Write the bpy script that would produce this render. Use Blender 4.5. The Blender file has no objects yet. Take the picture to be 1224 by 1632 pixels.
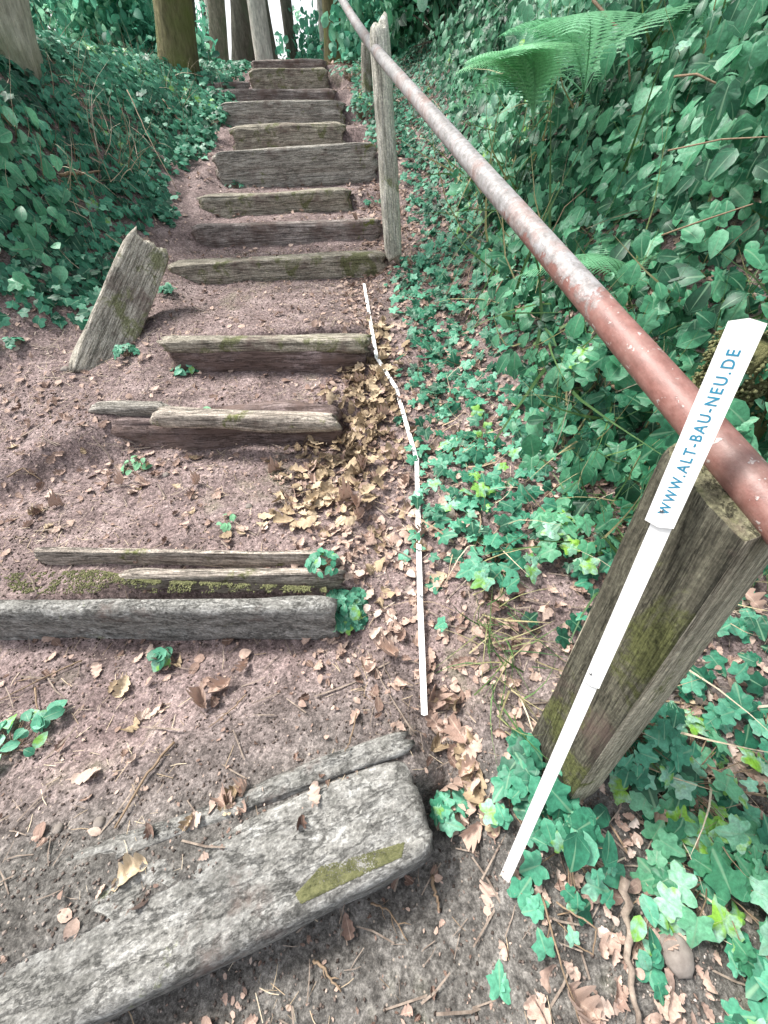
import bpy, math, random
import numpy as np
from mathutils import Vector, Matrix

SC = bpy.context.scene
COL = SC.collection
random.seed(7)
RNG = np.random.default_rng(11)

# ------------------------------------------------------------------ camera, light, exposure
FPX = 640.0; PITCH = math.radians(43.5); ROLL = math.radians(3.0); EYE = 1.15
cam_d = bpy.data.cameras.new("camera"); cam = bpy.data.objects.new("camera", cam_d); COL.objects.link(cam)
cam_d.sensor_fit = 'VERTICAL'; cam_d.sensor_height = 36.0; cam_d.lens = 36.0*FPX/1632.0
cam_d.clip_start = 0.02; cam_d.clip_end = 500
Xw = Vector((1, 0, 0)); Uw = Vector((0, math.sin(PITCH), math.cos(PITCH))); Fw = Vector((0, math.cos(PITCH), -math.sin(PITCH)))
cr = Xw*math.cos(ROLL) - Uw*math.sin(ROLL); cu = Xw*math.sin(ROLL) + Uw*math.cos(ROLL); cb = -Fw
M = Matrix((cr, cu, cb)).transposed().to_4x4(); M.translation = Vector((0, 0, EYE))
cam.matrix_world = M
SC.camera = cam

SUN_EL = math.radians(58); SUN_AZ = math.radians(-60)      # azimuth from +Y towards +X
w = bpy.data.worlds.new("World"); SC.world = w; w.use_nodes = True
nt = w.node_tree; nt.nodes.clear()
sky = nt.nodes.new('ShaderNodeTexSky'); sky.sky_type = 'NISHITA'; sky.sun_disc = False
sky.sun_elevation = SUN_EL; sky.sun_rotation = SUN_AZ; sky.air_density = 1.0; sky.dust_density = 4.0; sky.ozone_density = 0.6
hs = nt.nodes.new('ShaderNodeHueSaturation'); hs.inputs['Saturation'].default_value = 0.35
bg = nt.nodes.new('ShaderNodeBackground'); bg.inputs['Strength'].default_value = 0.12
wo = nt.nodes.new('ShaderNodeOutputWorld')
nt.links.new(sky.outputs[0], hs.inputs['Color']); nt.links.new(hs.outputs[0], bg.inputs[0]); nt.links.new(bg.outputs[0], wo.inputs[0])
sd = bpy.data.lights.new("sun", 'SUN'); sun = bpy.data.objects.new("sun", sd); COL.objects.link(sun)
sd.energy = 2.0; sd.angle = math.radians(10); sd.color = (1, 0.97, 0.92)
sdir = Vector((math.sin(SUN_AZ)*math.cos(SUN_EL), math.cos(SUN_AZ)*math.cos(SUN_EL), math.sin(SUN_EL)))
sun.rotation_euler = sdir.to_track_quat('Z', 'Y').to_euler()
SC.view_settings.view_transform = 'Standard'; SC.view_settings.look = 'None'
SC.view_settings.exposure = 1.56; SC.view_settings.gamma = 1.0
SC.render.engine = 'CYCLES'

# ------------------------------------------------------------------ numeric helpers
def _h(ix, iy, iz):
    n = (ix.astype(np.int64)*374761393 + iy.astype(np.int64)*668265263 + iz.astype(np.int64)*2147483647 % 1000003*69069) & 0xffffffff
    n = ((n ^ (n >> 13))*1274126177) & 0xffffffff
    n = ((n ^ (n >> 16))*2246822519) & 0xffffffff
    return (n & 0xffffff)/float(0xffffff)
def vn(x, y, z=None):
    x = np.asarray(x, float); y = np.asarray(y, float); z = np.zeros_like(x) if z is None else np.asarray(z, float)
    ix, iy, iz = np.floor(x), np.floor(y), np.floor(z); fx, fy, fz = x-ix, y-iy, z-iz
    fx = fx*fx*(3-2*fx); fy = fy*fy*(3-2*fy); fz = fz*fz*(3-2*fz)
    r = 0
    for a in (0, 1):
        for b in (0, 1):
            for c in (0, 1):
                r = r + _h(ix+a, iy+b, iz+c)*(fx if a else 1-fx)*(fy if b else 1-fy)*(fz if c else 1-fz)
    return r*2-1
def fbm(x, y, z=None, o=4):
    r = 0; s = 0; a = 1.0; f = 1.0
    for k in range(o):
        r = r + a*vn(np.asarray(x)*f+17.3*k, np.asarray(y)*f+5.1*k, None if z is None else np.asarray(z)*f+3.7*k); s += a; a *= .5; f *= 2.03
    return r/s
def sst(a, b, x):
    t = np.clip((np.asarray(x, float)-a)/(b-a), 0, 1); return t*t*(3-2*t)

def ray(px, py):
    a = (px-612)/FPX; b = -(py-816)/FPX
    return cr*a + cu*b - cb

# ------------------------------------------------------------------ terrain
# (front face Y, height of the ground just behind the timber)
RIS = [(0.02, .085), (0.66, .205), (1.50, .36), (2.0, .49), (2.86, .61), (3.28, .74), (3.66, .86), (4.1, 1.05), (4.7, 1.2), (5.3, 1.36), (5.9, 1.49), (6.5, 1.66), (7.1, 1.77)]
def sl_line(x): return .05+.20-.02+(.36)*(np.clip(x, -1.4, .15)-.1)     # slanting line of the bottom sleeper
def stair(y, x=None):
    y = np.asarray(y, float); r = np.zeros_like(y); prev = 0.0
    for i, (Y, h) in enumerate(RIS):
        nxt = RIS[i+1][0] if i+1 < len(RIS) else Y+1
        drop = .03 if i > 1 else .012
        base = prev
        if i == 0:
            yl = sl_line(np.zeros_like(y) if x is None else x); r = r + sst(yl-.02, yl+.04, y)*(h+.05) - .05*np.clip((y-yl-.12)/.35, 0, 1); prev = h; continue
        r = r + sst(Y+.03, Y+.06, y)*(h-drop-base) + drop*np.clip((y-Y-.1)/(nxt-Y-.1), 0, 1)
        prev = h
    return r
RY = np.array([-3, -.5, 0.1, .7, 1.5, 2.0, 2.86, 3.28, 3.66, 4.1, 4.7, 5.3, 5.9, 6.5, 7.1, 8, 60.])
RH = np.array([-.25, -.03, .03, .17, .32, .43, .58, .68, .8, .96, 1.12, 1.28, 1.42, 1.58, 1.72, 1.78, 4.6])
EL = (np.array([-1, .7, 1.5, 2.0, 2.9, 3.6, 4.1, 5.3, 7, 8]), np.array([-2.6, -2.2, -1.02, -.97, -1.17, -1.15, -1.14, -1.2, -1.2, -1.6]))
ER = (np.array([-1, .1, .7, 1.5, 1.95, 2.1, 2.7, 2.9, 3.6, 4.1, 5.3, 7, 8]), np.array([.12, .11, -.14, -.16, -.07, -.07, -.06, .1, .08, .1, -.12, -.3, 0]))
def height(x, y, detail=True):
    x = np.asarray(x, float); y = np.asarray(y, float)
    ramp = np.interp(y, RY, RH); st = stair(y, x)
    el = np.interp(y, *EL); er = np.interp(y, *ER)
    wob = .03*vn(x*3, y*3)
    inside = sst(el-.14, el+.10, x+wob)*(1-sst(er-.03, er+.10, x+wob))*(1-sst(7.3, 8, y))
    h = ramp*(1-inside) + st*inside
    # left bank
    plat = 1.5 + .035*np.clip(y, 0, 60)
    fl = sst(-1.32, -2.25, x)*sst(1.75, 3.0, y)
    h = h + fl*np.maximum(0, plat-ramp)*(1-sst(6, 9, y)) + sst(-2.2, -6, x)*.5*sst(2, 4, y)
    # right bank
    fr = sst(.32, 1.5, x)*(.12+.88*sst(.5, 1.9, y))
    h = h + fr*.72*(1-.75*sst(5, 9, y)) + sst(1.4, 7, x)*1.1*(1-.8*sst(8, 14, y))
    h = h + .05*sst(.12, .22, x)*(1-sst(.5, 1.2, y))*(1-sst(.3, .8, x))
    # drift ditch right of the path
    h = h - .02*np.exp(-((x-er-.12)/.1)**2)*(1-sst(3, 4, y))*sst(.1, .4, y)
    if detail:
        h = h + .018*fbm(x*4, y*4, o=3) + .0075*fbm(x*17, y*17, o=4) + .05*fbm(x*.9, y*.9, o=2)*sst(1.2, 2.5, abs(x+.6))
        h = h + .3*fbm(x*.12, y*.12, o=2)*sst(9, 20, y)
    return h
def hz(x, y): return float(height(np.array([x]), np.array([y]))[0])
def hit(px, py, tmax=12.0):
    d = ray(px, py); ts = np.linspace(.3, tmax, 3000)
    X = d.x*ts; Y = d.y*ts; Z = EYE+d.z*ts
    below = Z < height(X, Y)
    i = int(np.argmax(below)) if below.any() else len(ts)-1
    return Vector((X[i], Y[i], float(height(X[i:i+1], Y[i:i+1])[0])))
def atY(px, py, Y):
    d = ray(px, py); return Vector((0, 0, EYE)) + d*(Y/d.y)
def atZ(px, py, Z):
    d = ray(px, py); return Vector((0, 0, EYE)) + d*((Z-EYE)/d.z)
def normal(x, y, e=.04):
    dx = (height(x+e, y, False)-height(x-e, y, False))/(2*e); dy = (height(x, y+e, False)-height(x, y-e, False))/(2*e)
    n = np.stack([-dx, -dy, np.ones_like(dx)], -1); return n/np.linalg.norm(n, axis=-1, keepdims=True)

# ------------------------------------------------------------------ object helpers
def tag(o, label=None, cat=None, group=None, kind=None):
    if label: o["label"] = label
    if cat: o["category"] = cat
    if group: o["group"] = group
    if kind: o["kind"] = kind
    return o
def link(name, me, parent=None, mat=None):
    o = bpy.data.objects.new(name, me); COL.objects.link(o)
    if parent is not None: o.parent = parent
    if mat is not None: me.materials.append(mat)
    return o
def empty(name, loc, rot=None):
    o = bpy.data.objects.new(name, None); COL.objects.link(o); o.location = loc; o.empty_display_size = .05
    if rot is not None: o.rotation_euler = rot
    return o
def mesh_np(name, V, F, smooth=True, rnd=None):
    """V (n,3), F (m,k) constant k, or list of arrays"""
    me = bpy.data.meshes.new(name)
    Fs = F if isinstance(F, list) else [F]
    Fs = [f for f in Fs if len(f)]
    me.vertices.add(len(V)); me.vertices.foreach_set('co', np.asarray(V, np.float32).ravel())
    loops = np.concatenate([f.ravel() for f in Fs]).astype(np.int32)
    tot = np.concatenate([np.full(len(f), f.shape[1]) for f in Fs]).astype(np.int32)
    st = np.concatenate([[0], np.cumsum(tot)[:-1]]).astype(np.int32)
    me.loops.add(len(loops)); me.loops.foreach_set('vertex_index', loops)
    me.polygons.add(len(tot)); me.polygons.foreach_set('loop_start', st); me.polygons.foreach_set('loop_total', tot)
    if rnd is not None:
        a = me.attributes.new('rnd', 'FLOAT', 'POINT'); a.data.foreach_set('value', np.asarray(rnd, np.float32))
    me.update(calc_edges=True); me.validate()
    me.polygons.foreach_set('use_smooth', np.full(len(tot), bool(smooth)))
    return me

def basis(nrm, yaw):
    """rotation matrices (n,3,3) whose z axis is nrm, spun by yaw"""
    n = nrm/np.linalg.norm(nrm, axis=1, keepdims=True)
    ref = np.stack([np.cos(yaw), np.sin(yaw), np.zeros_like(yaw)], -1)
    x = ref - n*np.sum(ref*n, 1, keepdims=True)
    l = np.linalg.norm(x, axis=1, keepdims=True); x = np.where(l > 1e-3, x/np.maximum(l, 1e-6), [[0, 0, 1.]])
    y = np.cross(n, x)
    return np.stack([x, y, n], -1)
def scatter_mesh(name, templates, pos, nrm, yaw, scale, rnd=None, smooth=True):
    pos = np.asarray(pos, float); n = len(pos)
    if rnd is None: rnd = RNG.random(n)
    B = basis(nrm, yaw); which = RNG.integers(0, len(templates), n)
    Vs = []; Fd = {}; R = []; LC = []; off = 0
    for k, (tv, tf) in enumerate(templates):
        idx = np.where(which == k)[0]
        if not len(idx): continue
        v = tv[None]*scale[idx, None, None] if scale.ndim == 1 else tv[None]*scale[idx][:, None, :]
        v = np.einsum('nij,nkj->nki', B[idx], v) + pos[idx, None, :]
        Vs.append(v.reshape(-1, 3)); R.append(np.repeat(rnd[idx], len(tv))); LC.append(np.tile(tv, (len(idx), 1)))
        for f in tf:
            ff = (f[None]+(off+np.arange(len(idx))*len(tv))[:, None, None]).reshape(-1, f.shape[1])
            Fd.setdefault(f.shape[1], []).append(ff)
        off += len(idx)*len(tv)
    me = mesh_np(name, np.concatenate(Vs), [np.concatenate(f) for f in Fd.values()], smooth, np.concatenate(R))
    a = me.attributes.new('lc', 'FLOAT_VECTOR', 'POINT'); a.data.foreach_set('vector', np.concatenate(LC).astype(np.float32).ravel())
    return me

def tube(path, rad, seg=8, cap=True, noise=0, nf=6, seed=0, closed_tip=False):
    P = np.array([list(p) for p in path], float); n = len(P)
    rad = np.full(n, rad) if np.isscalar(rad) else np.asarray(rad, float)
    T = np.gradient(P, axis=0); T /= np.linalg.norm(T, axis=1, keepdims=True)
    up = np.array([0, 0, 1.]) if abs(T[0][2]) < .9 else np.array([0, 1., 0])
    V = []
    u = np.cross(up, T[0]); u /= np.linalg.norm(u)
    a = np.arange(seg)/seg*2*np.pi
    for i in range(n):
        u = u - T[i]*np.dot(u, T[i]); u /= np.linalg.norm(u); v = np.cross(T[i], u)
        ring = P[i]+rad[i]*(np.cos(a)[:, None]*u+np.sin(a)[:, None]*v)
        if noise:
            k = fbm(np.cos(a)*nf*.35+seed, np.sin(a)*nf*.35, np.full(seg, i*.25*nf/6), o=3)
            ring = P[i]+(ring-P[i])*(1+noise*k)[:, None]
        V.append(ring)
    V = np.concatenate(V); i0 = np.arange(n-1)[:, None]*seg+np.arange(seg)[None]; i1 = np.arange(n-1)[:, None]*seg+(np.arange(seg)[None]+1) % seg
    F = np.stack([i0, i1, i1+seg, i0+seg], -1).reshape(-1, 4)
    Fs = [F]
    if cap: Fs.append(np.arange(seg)[::-1][None]); Fs.append((np.arange(seg)+(n-1)*seg)[None])
    return V, Fs
def join(parts):
    V = []; by = {}; off = 0
    for v, fs in parts:
        for f in fs: by.setdefault(f.shape[1], []).append(f+off)
        V.append(v); off += len(v)
    return np.concatenate(V), [np.concatenate(f) for f in by.values()]

def box_grid(L, W, H, nx, ny, nz):
    """closed box, x in 0..L, y 0..W, z -H..0, subdivided; shared verts"""
    keys = {}; V = []; F = []
    def vid(i, j, k):
        q = (i, j, k)
        if q not in keys: keys[q] = len(V); V.append((L*i/nx, W*j/ny, -H+H*k/nz))
        return keys[q]
    for i in range(nx):
        for j in range(ny):
            F.append((vid(i, j, nz), vid(i+1, j, nz), vid(i+1, j+1, nz), vid(i, j+1, nz)))
            F.append((vid(i, j, 0), vid(i, j+1, 0), vid(i+1, j+1, 0), vid(i+1, j, 0)))
    for i in range(nx):
        for k in range(nz):
            F.append((vid(i, 0, k), vid(i+1, 0, k), vid(i+1, 0, k+1), vid(i, 0, k+1)))
            F.append((vid(i, ny, k), vid(i, ny, k+1), vid(i+1, ny, k+1), vid(i+1, ny, k)))
    for j in range(ny):
        for k in range(nz):
            F.append((vid(0, j, k), vid(0, j, k+1), vid(0, j+1, k+1), vid(0, j+1, k)))
            F.append((vid(nx, j, k), vid(nx, j+1, k), vid(nx, j+1, k+1), vid(nx, j, k+1)))
    return np.array(V, float), np.array(F)
def timber_np(L, W, H, seed=0, wear=.012, rnd=.02, grain=.006, res=.018, ragged=.03, sag=0.0):
    nx = max(6, int(L/res)); ny = max(5, int(W/.012)); nz = max(4, int(H/.016))
    V, F = box_grid(L, W, H, nx, ny, nz)
    x, y, z = V[:, 0].copy(), V[:, 1].copy(), V[:, 2].copy()
    # rounded long edges
    r = rnd*(1+.6*vn(x*5+seed, y*3, z*3))
    cy = np.clip(y, r, W-r); cz = np.clip(z, -H+r, -r); dy = y-cy; dz = z-cz; d = np.hypot(dy, dz)
    m = np.maximum(np.abs(dy), np.abs(dz)); k = np.where(d > 1e-9, m/np.maximum(d, 1e-9), 1)
    y = cy+dy*k; z = cz+dz*k
    # grain grooves and wear
    g = grain*fbm(x*2.2+seed, y*38, z*38+seed, o=3)
    big = wear*fbm(x*2.4+seed*1.7, y*7, z*7, o=3)
    crack = -np.clip(vn(x*1.3+seed*3, y*24+seed, z*24)-.55, 0, 1)*.035
    oy = np.where(V[:, 1] < 1e-6, -1, np.where(V[:, 1] > W-1e-6, 1, 0)); oz = np.where(V[:, 2] > -1e-6, 1, np.where(V[:, 2] < -H+1e-6, -1, 0))
    tot = g+big+crack
    y = y+oy*tot; z = z+oz*tot - sag*np.sin(np.pi*x/L)
    e = ragged*(vn(y*30+seed, z*30)+.4*vn(y*90, z*90))
    x = np.where(V[:, 0] < 1e-6, x-e, np.where(V[:, 0] > L-1e-6, x+e, x))
    tp = np.minimum(V[:, 0], L-V[:, 0]); q = 1-.18*np.exp(-tp/.02)
    y = W/2+(y-W/2)*q; z = -H/2+(z+H/2)*q
    return np.stack([x, y, z], -1), F
def timber(name, p0, p1, W, H, mat, label=None, cat=None, group=None, seed=0, parent=None, back=None, **kw):
    """beam whose front top edge runs p0 -> p1; W goes back, H down"""
    p0 = Vector(p0); p1 = Vector(p1); L = (p1-p0).length
    V, F = timber_np(L, W, H, seed, **kw)
    me = mesh_np(name, V, F); o = link(name, me, parent, mat)
    X = (p1-p0).normalized(); Z = Vector((0, 0, 1)); 
    if back is not None: Z = Vector(back)
    Y = Z.cross(X).normalized(); Z = X.cross(Y)
    m = Matrix((X, Y, Z)).transposed().to_4x4(); m.translation = p0; o.matrix_world = m
    if label: tag(o, label, cat, group)
    return o

# ------------------------------------------------------------------ materials
class N:
    def __init__(s, name):
        s.m = bpy.data.materials.new(name); s.m.use_nodes = True; s.t = s.m.node_tree; s.p = s.t.nodes['Principled BSDF']
        s.tc = s.t.nodes.new('ShaderNodeTexCoord')
    def n(s, t, **k):
        o = s.t.nodes.new(t)
        for a, b in k.items(): setattr(o, a, b)
        return o
    def l(s, a, b): s.t.links.new(a, b)
    def noise(s, scale, detail=6, rough=.6, stretch=None, coord='Object', dist=0):
        mp = s.n('ShaderNodeMapping'); s.l(s.tc.outputs[coord], mp.inputs[0])
        if stretch: mp.inputs['Scale'].default_value = stretch
        nz = s.n('ShaderNodeTexNoise'); nz.inputs['Scale'].default_value = scale; nz.inputs['Detail'].default_value = detail
        nz.inputs['Roughness'].default_value = rough; nz.inputs['Distortion'].default_value = dist; s.l(mp.outputs[0], nz.inputs['Vector'])
        return nz.outputs['Fac']
    def ramp(s, fac, stops):
        r = s.n('ShaderNodeValToRGB'); cr_ = r.color_ramp
        while len(cr_.elements) > 1: cr_.elements.remove(cr_.elements[-1])
        for i, (p, c) in enumerate(stops):
            e = cr_.elements[0] if i == 0 else cr_.elements.new(p)
            e.position = p; e.color = (*c, 1) if not np.isscalar(c) else (c, c, c, 1)
        s.l(fac, r.inputs[0]); return r.outputs[0]
    def mix(s, fac, a, b, mode='MIX'):
        m = s.n('ShaderNodeMix', data_type='RGBA', blend_type=mode)
        for i, v in ((0, fac), (6, a), (7, b)):
            if isinstance(v, (int, float)): m.inputs[i].default_value = v
            elif isinstance(v, tuple): m.inputs[i].default_value = (*v, 1)
            else: s.l(v, m.inputs[i])
        return m.outputs[2]
    def math(s, op, a, b=0.0, clamp=False):
        m = s.n('ShaderNodeMath', operation=op, use_clamp=clamp)
        for i, v in ((0, a), (1, b)):
            if isinstance(v, (int, float)): m.inputs[i].default_value = v
            else: s.l(v, m.inputs[i])
        return m.outputs[0]
    def bump(s, h, strength=.5, dist=.01):
        b = s.n('ShaderNodeBump'); b.inputs['Strength'].default_value = strength; b.inputs['Distance'].default_value = dist
        s.l(h, b.inputs['Height']); s.l(b.outputs[0], s.p.inputs['Normal'])
    def out(s, color, rough=.9, spec=.3):
        if isinstance(color, tuple): s.p.inputs['Base Color'].default_value = (*color, 1)
        else: s.l(color, s.p.inputs['Base Color'])
        if isinstance(rough, (int, float)): s.p.inputs['Roughness'].default_value = rough
        else: s.l(rough, s.p.inputs['Roughness'])
        s.p.inputs['Specular IOR Level'].default_value = spec
        return s.m

def mat_soil(name='soil', grad=True):
    s = N(name)
    big = s.noise(1.1, 4, .6); mid = s.noise(9, 6, .7); fine = s.noise(70, 5, .75); gr = s.noise(210, 3, .8)
    brown = s.ramp(mid, [(.25, (.105, .076, .072)), (.5, (.205, .155, .147)), (.75, (.34, .27, .255))])
    grey = s.ramp(mid, [(.25, (.065, .060, .055)), (.5, (.125, .117, .107)), (.75, (.22, .207, .19))])
    sep = s.n('ShaderNodeSeparateXYZ'); s.l(s.tc.outputs['Object'], sep.inputs[0])
    yy = s.math('ADD', sep.outputs[1], s.math('MULTIPLY', s.math('SUBTRACT', big, .5), 1.6))
    f = s.ramp(yy, [(.12, 0.0), (.55, 1.0)]) if grad else 1.0
    c = s.mix(f, grey, brown)
    spk = s.ramp(fine, [(.37, .48), (.5, .95), (.63, 1.55)])
    c = s.mix(1.0, c, spk, 'MULTIPLY')
    spk2 = s.ramp(gr, [(.35, .6), (.5, 1.0), (.66, 1.5)])
    c = s.mix(.9, c, spk2, 'MULTIPLY')
    vor = s.n('ShaderNodeTexVoronoi'); vor.inputs['Scale'].default_value = 95; s.l(s.tc.outputs['Object'], vor.inputs['Vector'])
    chip = s.ramp(vor.outputs['Distance'], [(.16, 1.0), (.24, 0.0)])
    chipm = s.math('MULTIPLY', chip, s.ramp(vor.outputs['Color'], [(.72, 0.0), (.78, 1.0)]))
    c = s.mix(chipm, c, (.36, .30, .25))
    # algae / moss film on some ground
    gm = s.ramp(s.noise(2.2, 5, .65), [(.60, 0.0), (.72, .55)])
    c = s.mix(s.math('MULTIPLY', gm, s.ramp(mid, [(.4, 0.0), (.6, 1.0)])), c, (.10, .12, .045))
    damp = s.ramp(s.noise(2.6, 5, .7, dist=1.0), [(.36, .55), (.5, 1.0)])
    c = s.mix(.8, c, damp, 'MULTIPLY')
    h = s.math('ADD', s.math('MULTIPLY', fine, .6), s.math('MULTIPLY', gr, .3)); h = s.math('ADD', h, s.math('MULTIPLY', vor.outputs['Distance'], .35))
    s.bump(h, .7, .015)
    return s.out(c, .95, .15)
def mat_wood(name, dark, mid, light, moss=.3, soil=.3, axis=(1.2, 16, 16), mosscol=(.13, .15, .03), crack=.55):
    s = N(name)
    st = axis
    g = s.noise(7, 8, .65, stretch=st, dist=.4); g2 = s.noise(24, 5, .7, stretch=st); b = s.noise(5, 5, .65); f = s.noise(140, 4, .75)
    c = s.ramp(g, [(.3, dark), (.5, mid), (.7, light)])
    c = s.mix(.75, c, s.ramp(g2, [(.36, .42), (.52, 1.0), (.66, 1.4)]), 'MULTIPLY')
    c = s.mix(.7, c, s.ramp(b, [(.3, .62), (.55, 1.05), (.7, 1.3)]), 'MULTIPLY')
    c = s.mix(.8, c, s.ramp(f, [(.35, .6), (.5, 1.0), (.66, 1.5)]), 'MULTIPLY')
    ck = s.math('ABSOLUTE', s.math('SUBTRACT', s.noise(2.6, 9, .72, stretch=(axis[0]*.6, axis[1]*.9, axis[2]*.9), dist=.25), .5)); ckf = s.ramp(ck, [(.003, 0.0), (.014, 1.0)])
    c = s.mix(crack, c, ckf, 'MULTIPLY')
    dk = s.ramp(s.noise(2.1, 7, .75, stretch=(1, 1.6, 1.6), dist=.8), [(.36, .6), (.5, 1.0)]); c = s.mix(.6, c, dk, 'MULTIPLY')
    if soil: c = s.mix(s.ramp(s.noise(3.3, 6, .7), [(.62-.3*soil, 0.0), (.74-.3*soil, .85)]), c, (.15, .105, .09))
    if moss:
        mm = s.ramp(s.noise(4.6, 7, .72, dist=.5), [(.66-.3*moss, 0.0), (.72-.3*moss, 1.0)])
        mc = s.ramp(f, [(.35, tuple(v*.45 for v in mosscol)), (.65, tuple(v*1.5 for v in mosscol))])
        c = s.mix(s.math('MULTIPLY', mm, .85), c, mc)
    h = s.math('ADD', s.math('MULTIPLY', g2, .7), s.math('MULTIPLY', f, .35)); h = s.math('ADD', h, s.math('MULTIPLY', g, .5)); h = s.math('ADD', h, s.math('MULTIPLY', ckf, .5))
    s.bump(h, .8, .009)
    return s.out(c, .9, .2)
def mat_leaf(name, stops, rough=.45, trans=.25, spec=.45, vein=0, vcol=(.25, .42, .26)):
    s = N(name)
    at = s.n('ShaderNodeAttribute'); at.attribute_name = 'rnd'
    n = s.noise(35, 4, .6)
    fac = s.math('ADD', at.outputs['Fac'], s.math('MULTIPLY', s.math('SUBTRACT', n, .5), .35))
    c = s.ramp(fac, stops)
    c = s.mix(.7, c, s.ramp(s.noise(120, 3, .7), [(.35, .7), (.65, 1.3)]), 'MULTIPLY')
    if vein:
        la = s.n('ShaderNodeAttribute'); la.attribute_name = 'lc'; sp = s.n('ShaderNodeSeparateXYZ'); s.l(la.outputs['Vector'], sp.inputs[0])
        yy = s.math('ADD', sp.outputs[1], .42); ang = s.math('ARCTAN2', sp.outputs[0], yy)
        v = s.math('MULTIPLY', s.math('ABSOLUTE', s.math('SINE', s.math('MULTIPLY', ang, vein))), s.math('ADD', s.math('ABSOLUTE', sp.outputs[0]), .12))
        c = s.mix(s.ramp(v, [(.008, .55), (.03, 0.0)]), c, vcol)
    s.out(c, rough, spec)
    s.p.inputs['Subsurface Weight'].default_value = 0
    if trans:
        tr = s.n('ShaderNodeBsdfTranslucent'); s.l(c, tr.inputs[0]); mx = s.n('ShaderNodeMixShader'); mx.inputs[0].default_value = trans
        o = s.t.nodes['Material Output']; s.l(s.p.outputs[0], mx.inputs[1]); s.l(tr.outputs[0], mx.inputs[2]); s.l(mx.outputs[0], o.inputs[0])
    s.bump(n, .3, .003)
    return s.m
def mat_plain(name, a, b, scale=30, rough=.85, spec=.3, stretch=None, bump=.4):
    s = N(name); n = s.noise(scale, 6, .7, stretch=stretch); c = s.ramp(n, [(.32, a), (.68, b)]); s.bump(n, bump, .004)
    return s.out(c, rough, spec)
def mat_bark(name, a, b, green=.3, gcol=(.07, .10, .03)):
    s = N(name); n = s.noise(5, 8, .7, stretch=(3, 3, .6)); f = s.noise(22, 6, .7, stretch=(2, 2, .6)); big = s.noise(1.4, 4)
    c = s.ramp(n, [(.3, a), (.7, b)]); c = s.mix(.7, c, s.ramp(f, [(.35, .6), (.65, 1.4)]), 'MULTIPLY')
    c = s.mix(s.ramp(big, [(.62-.3*green, 0.0), (.78-.3*green, .9)]), c, gcol)
    s.bump(s.math('ADD', n, f), .9, .03)
    return s.out(c, .92, .15)
def mat_rail():
    s = N('flaking_rail_paint')
    sep = s.n('ShaderNodeSeparateXYZ'); s.l(s.tc.outputs['Object'], sep.inputs[0])
    n = s.noise(9, 8, .72); n2 = s.noise(60, 6, .75); n3 = s.noise(26, 7, .8)
    red = s.ramp(n3, [(.3, (.13, .052, .042)), (.5, (.22, .10, .083)), (.75, (.31, .175, .15))])
    grey = s.ramp(n2, [(.3, (.12, .105, .10)), (.5, (.27, .255, .25)), (.7, (.41, .405, .42))])
    # z is along the rail in metres: red oxide shows through below, grey top coat stays above
    f = s.math('ADD', s.math('MULTIPLY', sep.outputs[2], 1.55), s.math('MULTIPLY', s.math('SUBTRACT', n, .5), 3.8))
    side = s.math('MULTIPLY', sep.outputs[0], 16.0)
    f = s.math('ADD', f, side)
    f = s.math('MULTIPLY', f, .5)
    fac = s.ramp(f, [(.78, 0.0), (.86, 1.0)])
    c = s.mix(fac, red, grey)
    rust = s.ramp(s.noise(4, 7, .75), [(.50, 0.0), (.60, .75)])
    c = s.mix(rust, c, s.ramp(n2, [(.3, (.17, .09, .075)), (.7, (.32, .20, .17))]))
    sp = s.ramp(s.noise(85, 3, .6), [(.635, 0.0), (.67, .9)])
    c = s.mix(sp, c, (.40, .35, .33))
    grime = s.ramp(s.noise(30, 8, .8, stretch=(1, 1, .25)), [(.34, .55), (.55, 1.0)])
    c = s.mix(.8, c, grime, 'MULTIPLY')
    h = s.math('ADD', s.math('MULTIPLY', fac, .5), s.math('ADD', n2, s.math('MULTIPLY', sp, .6))); s.bump(h, .55, .0016)
    return s.out(c, s.ramp(n3, [(.3, .38), (.7, .62)]), .5)

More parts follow.
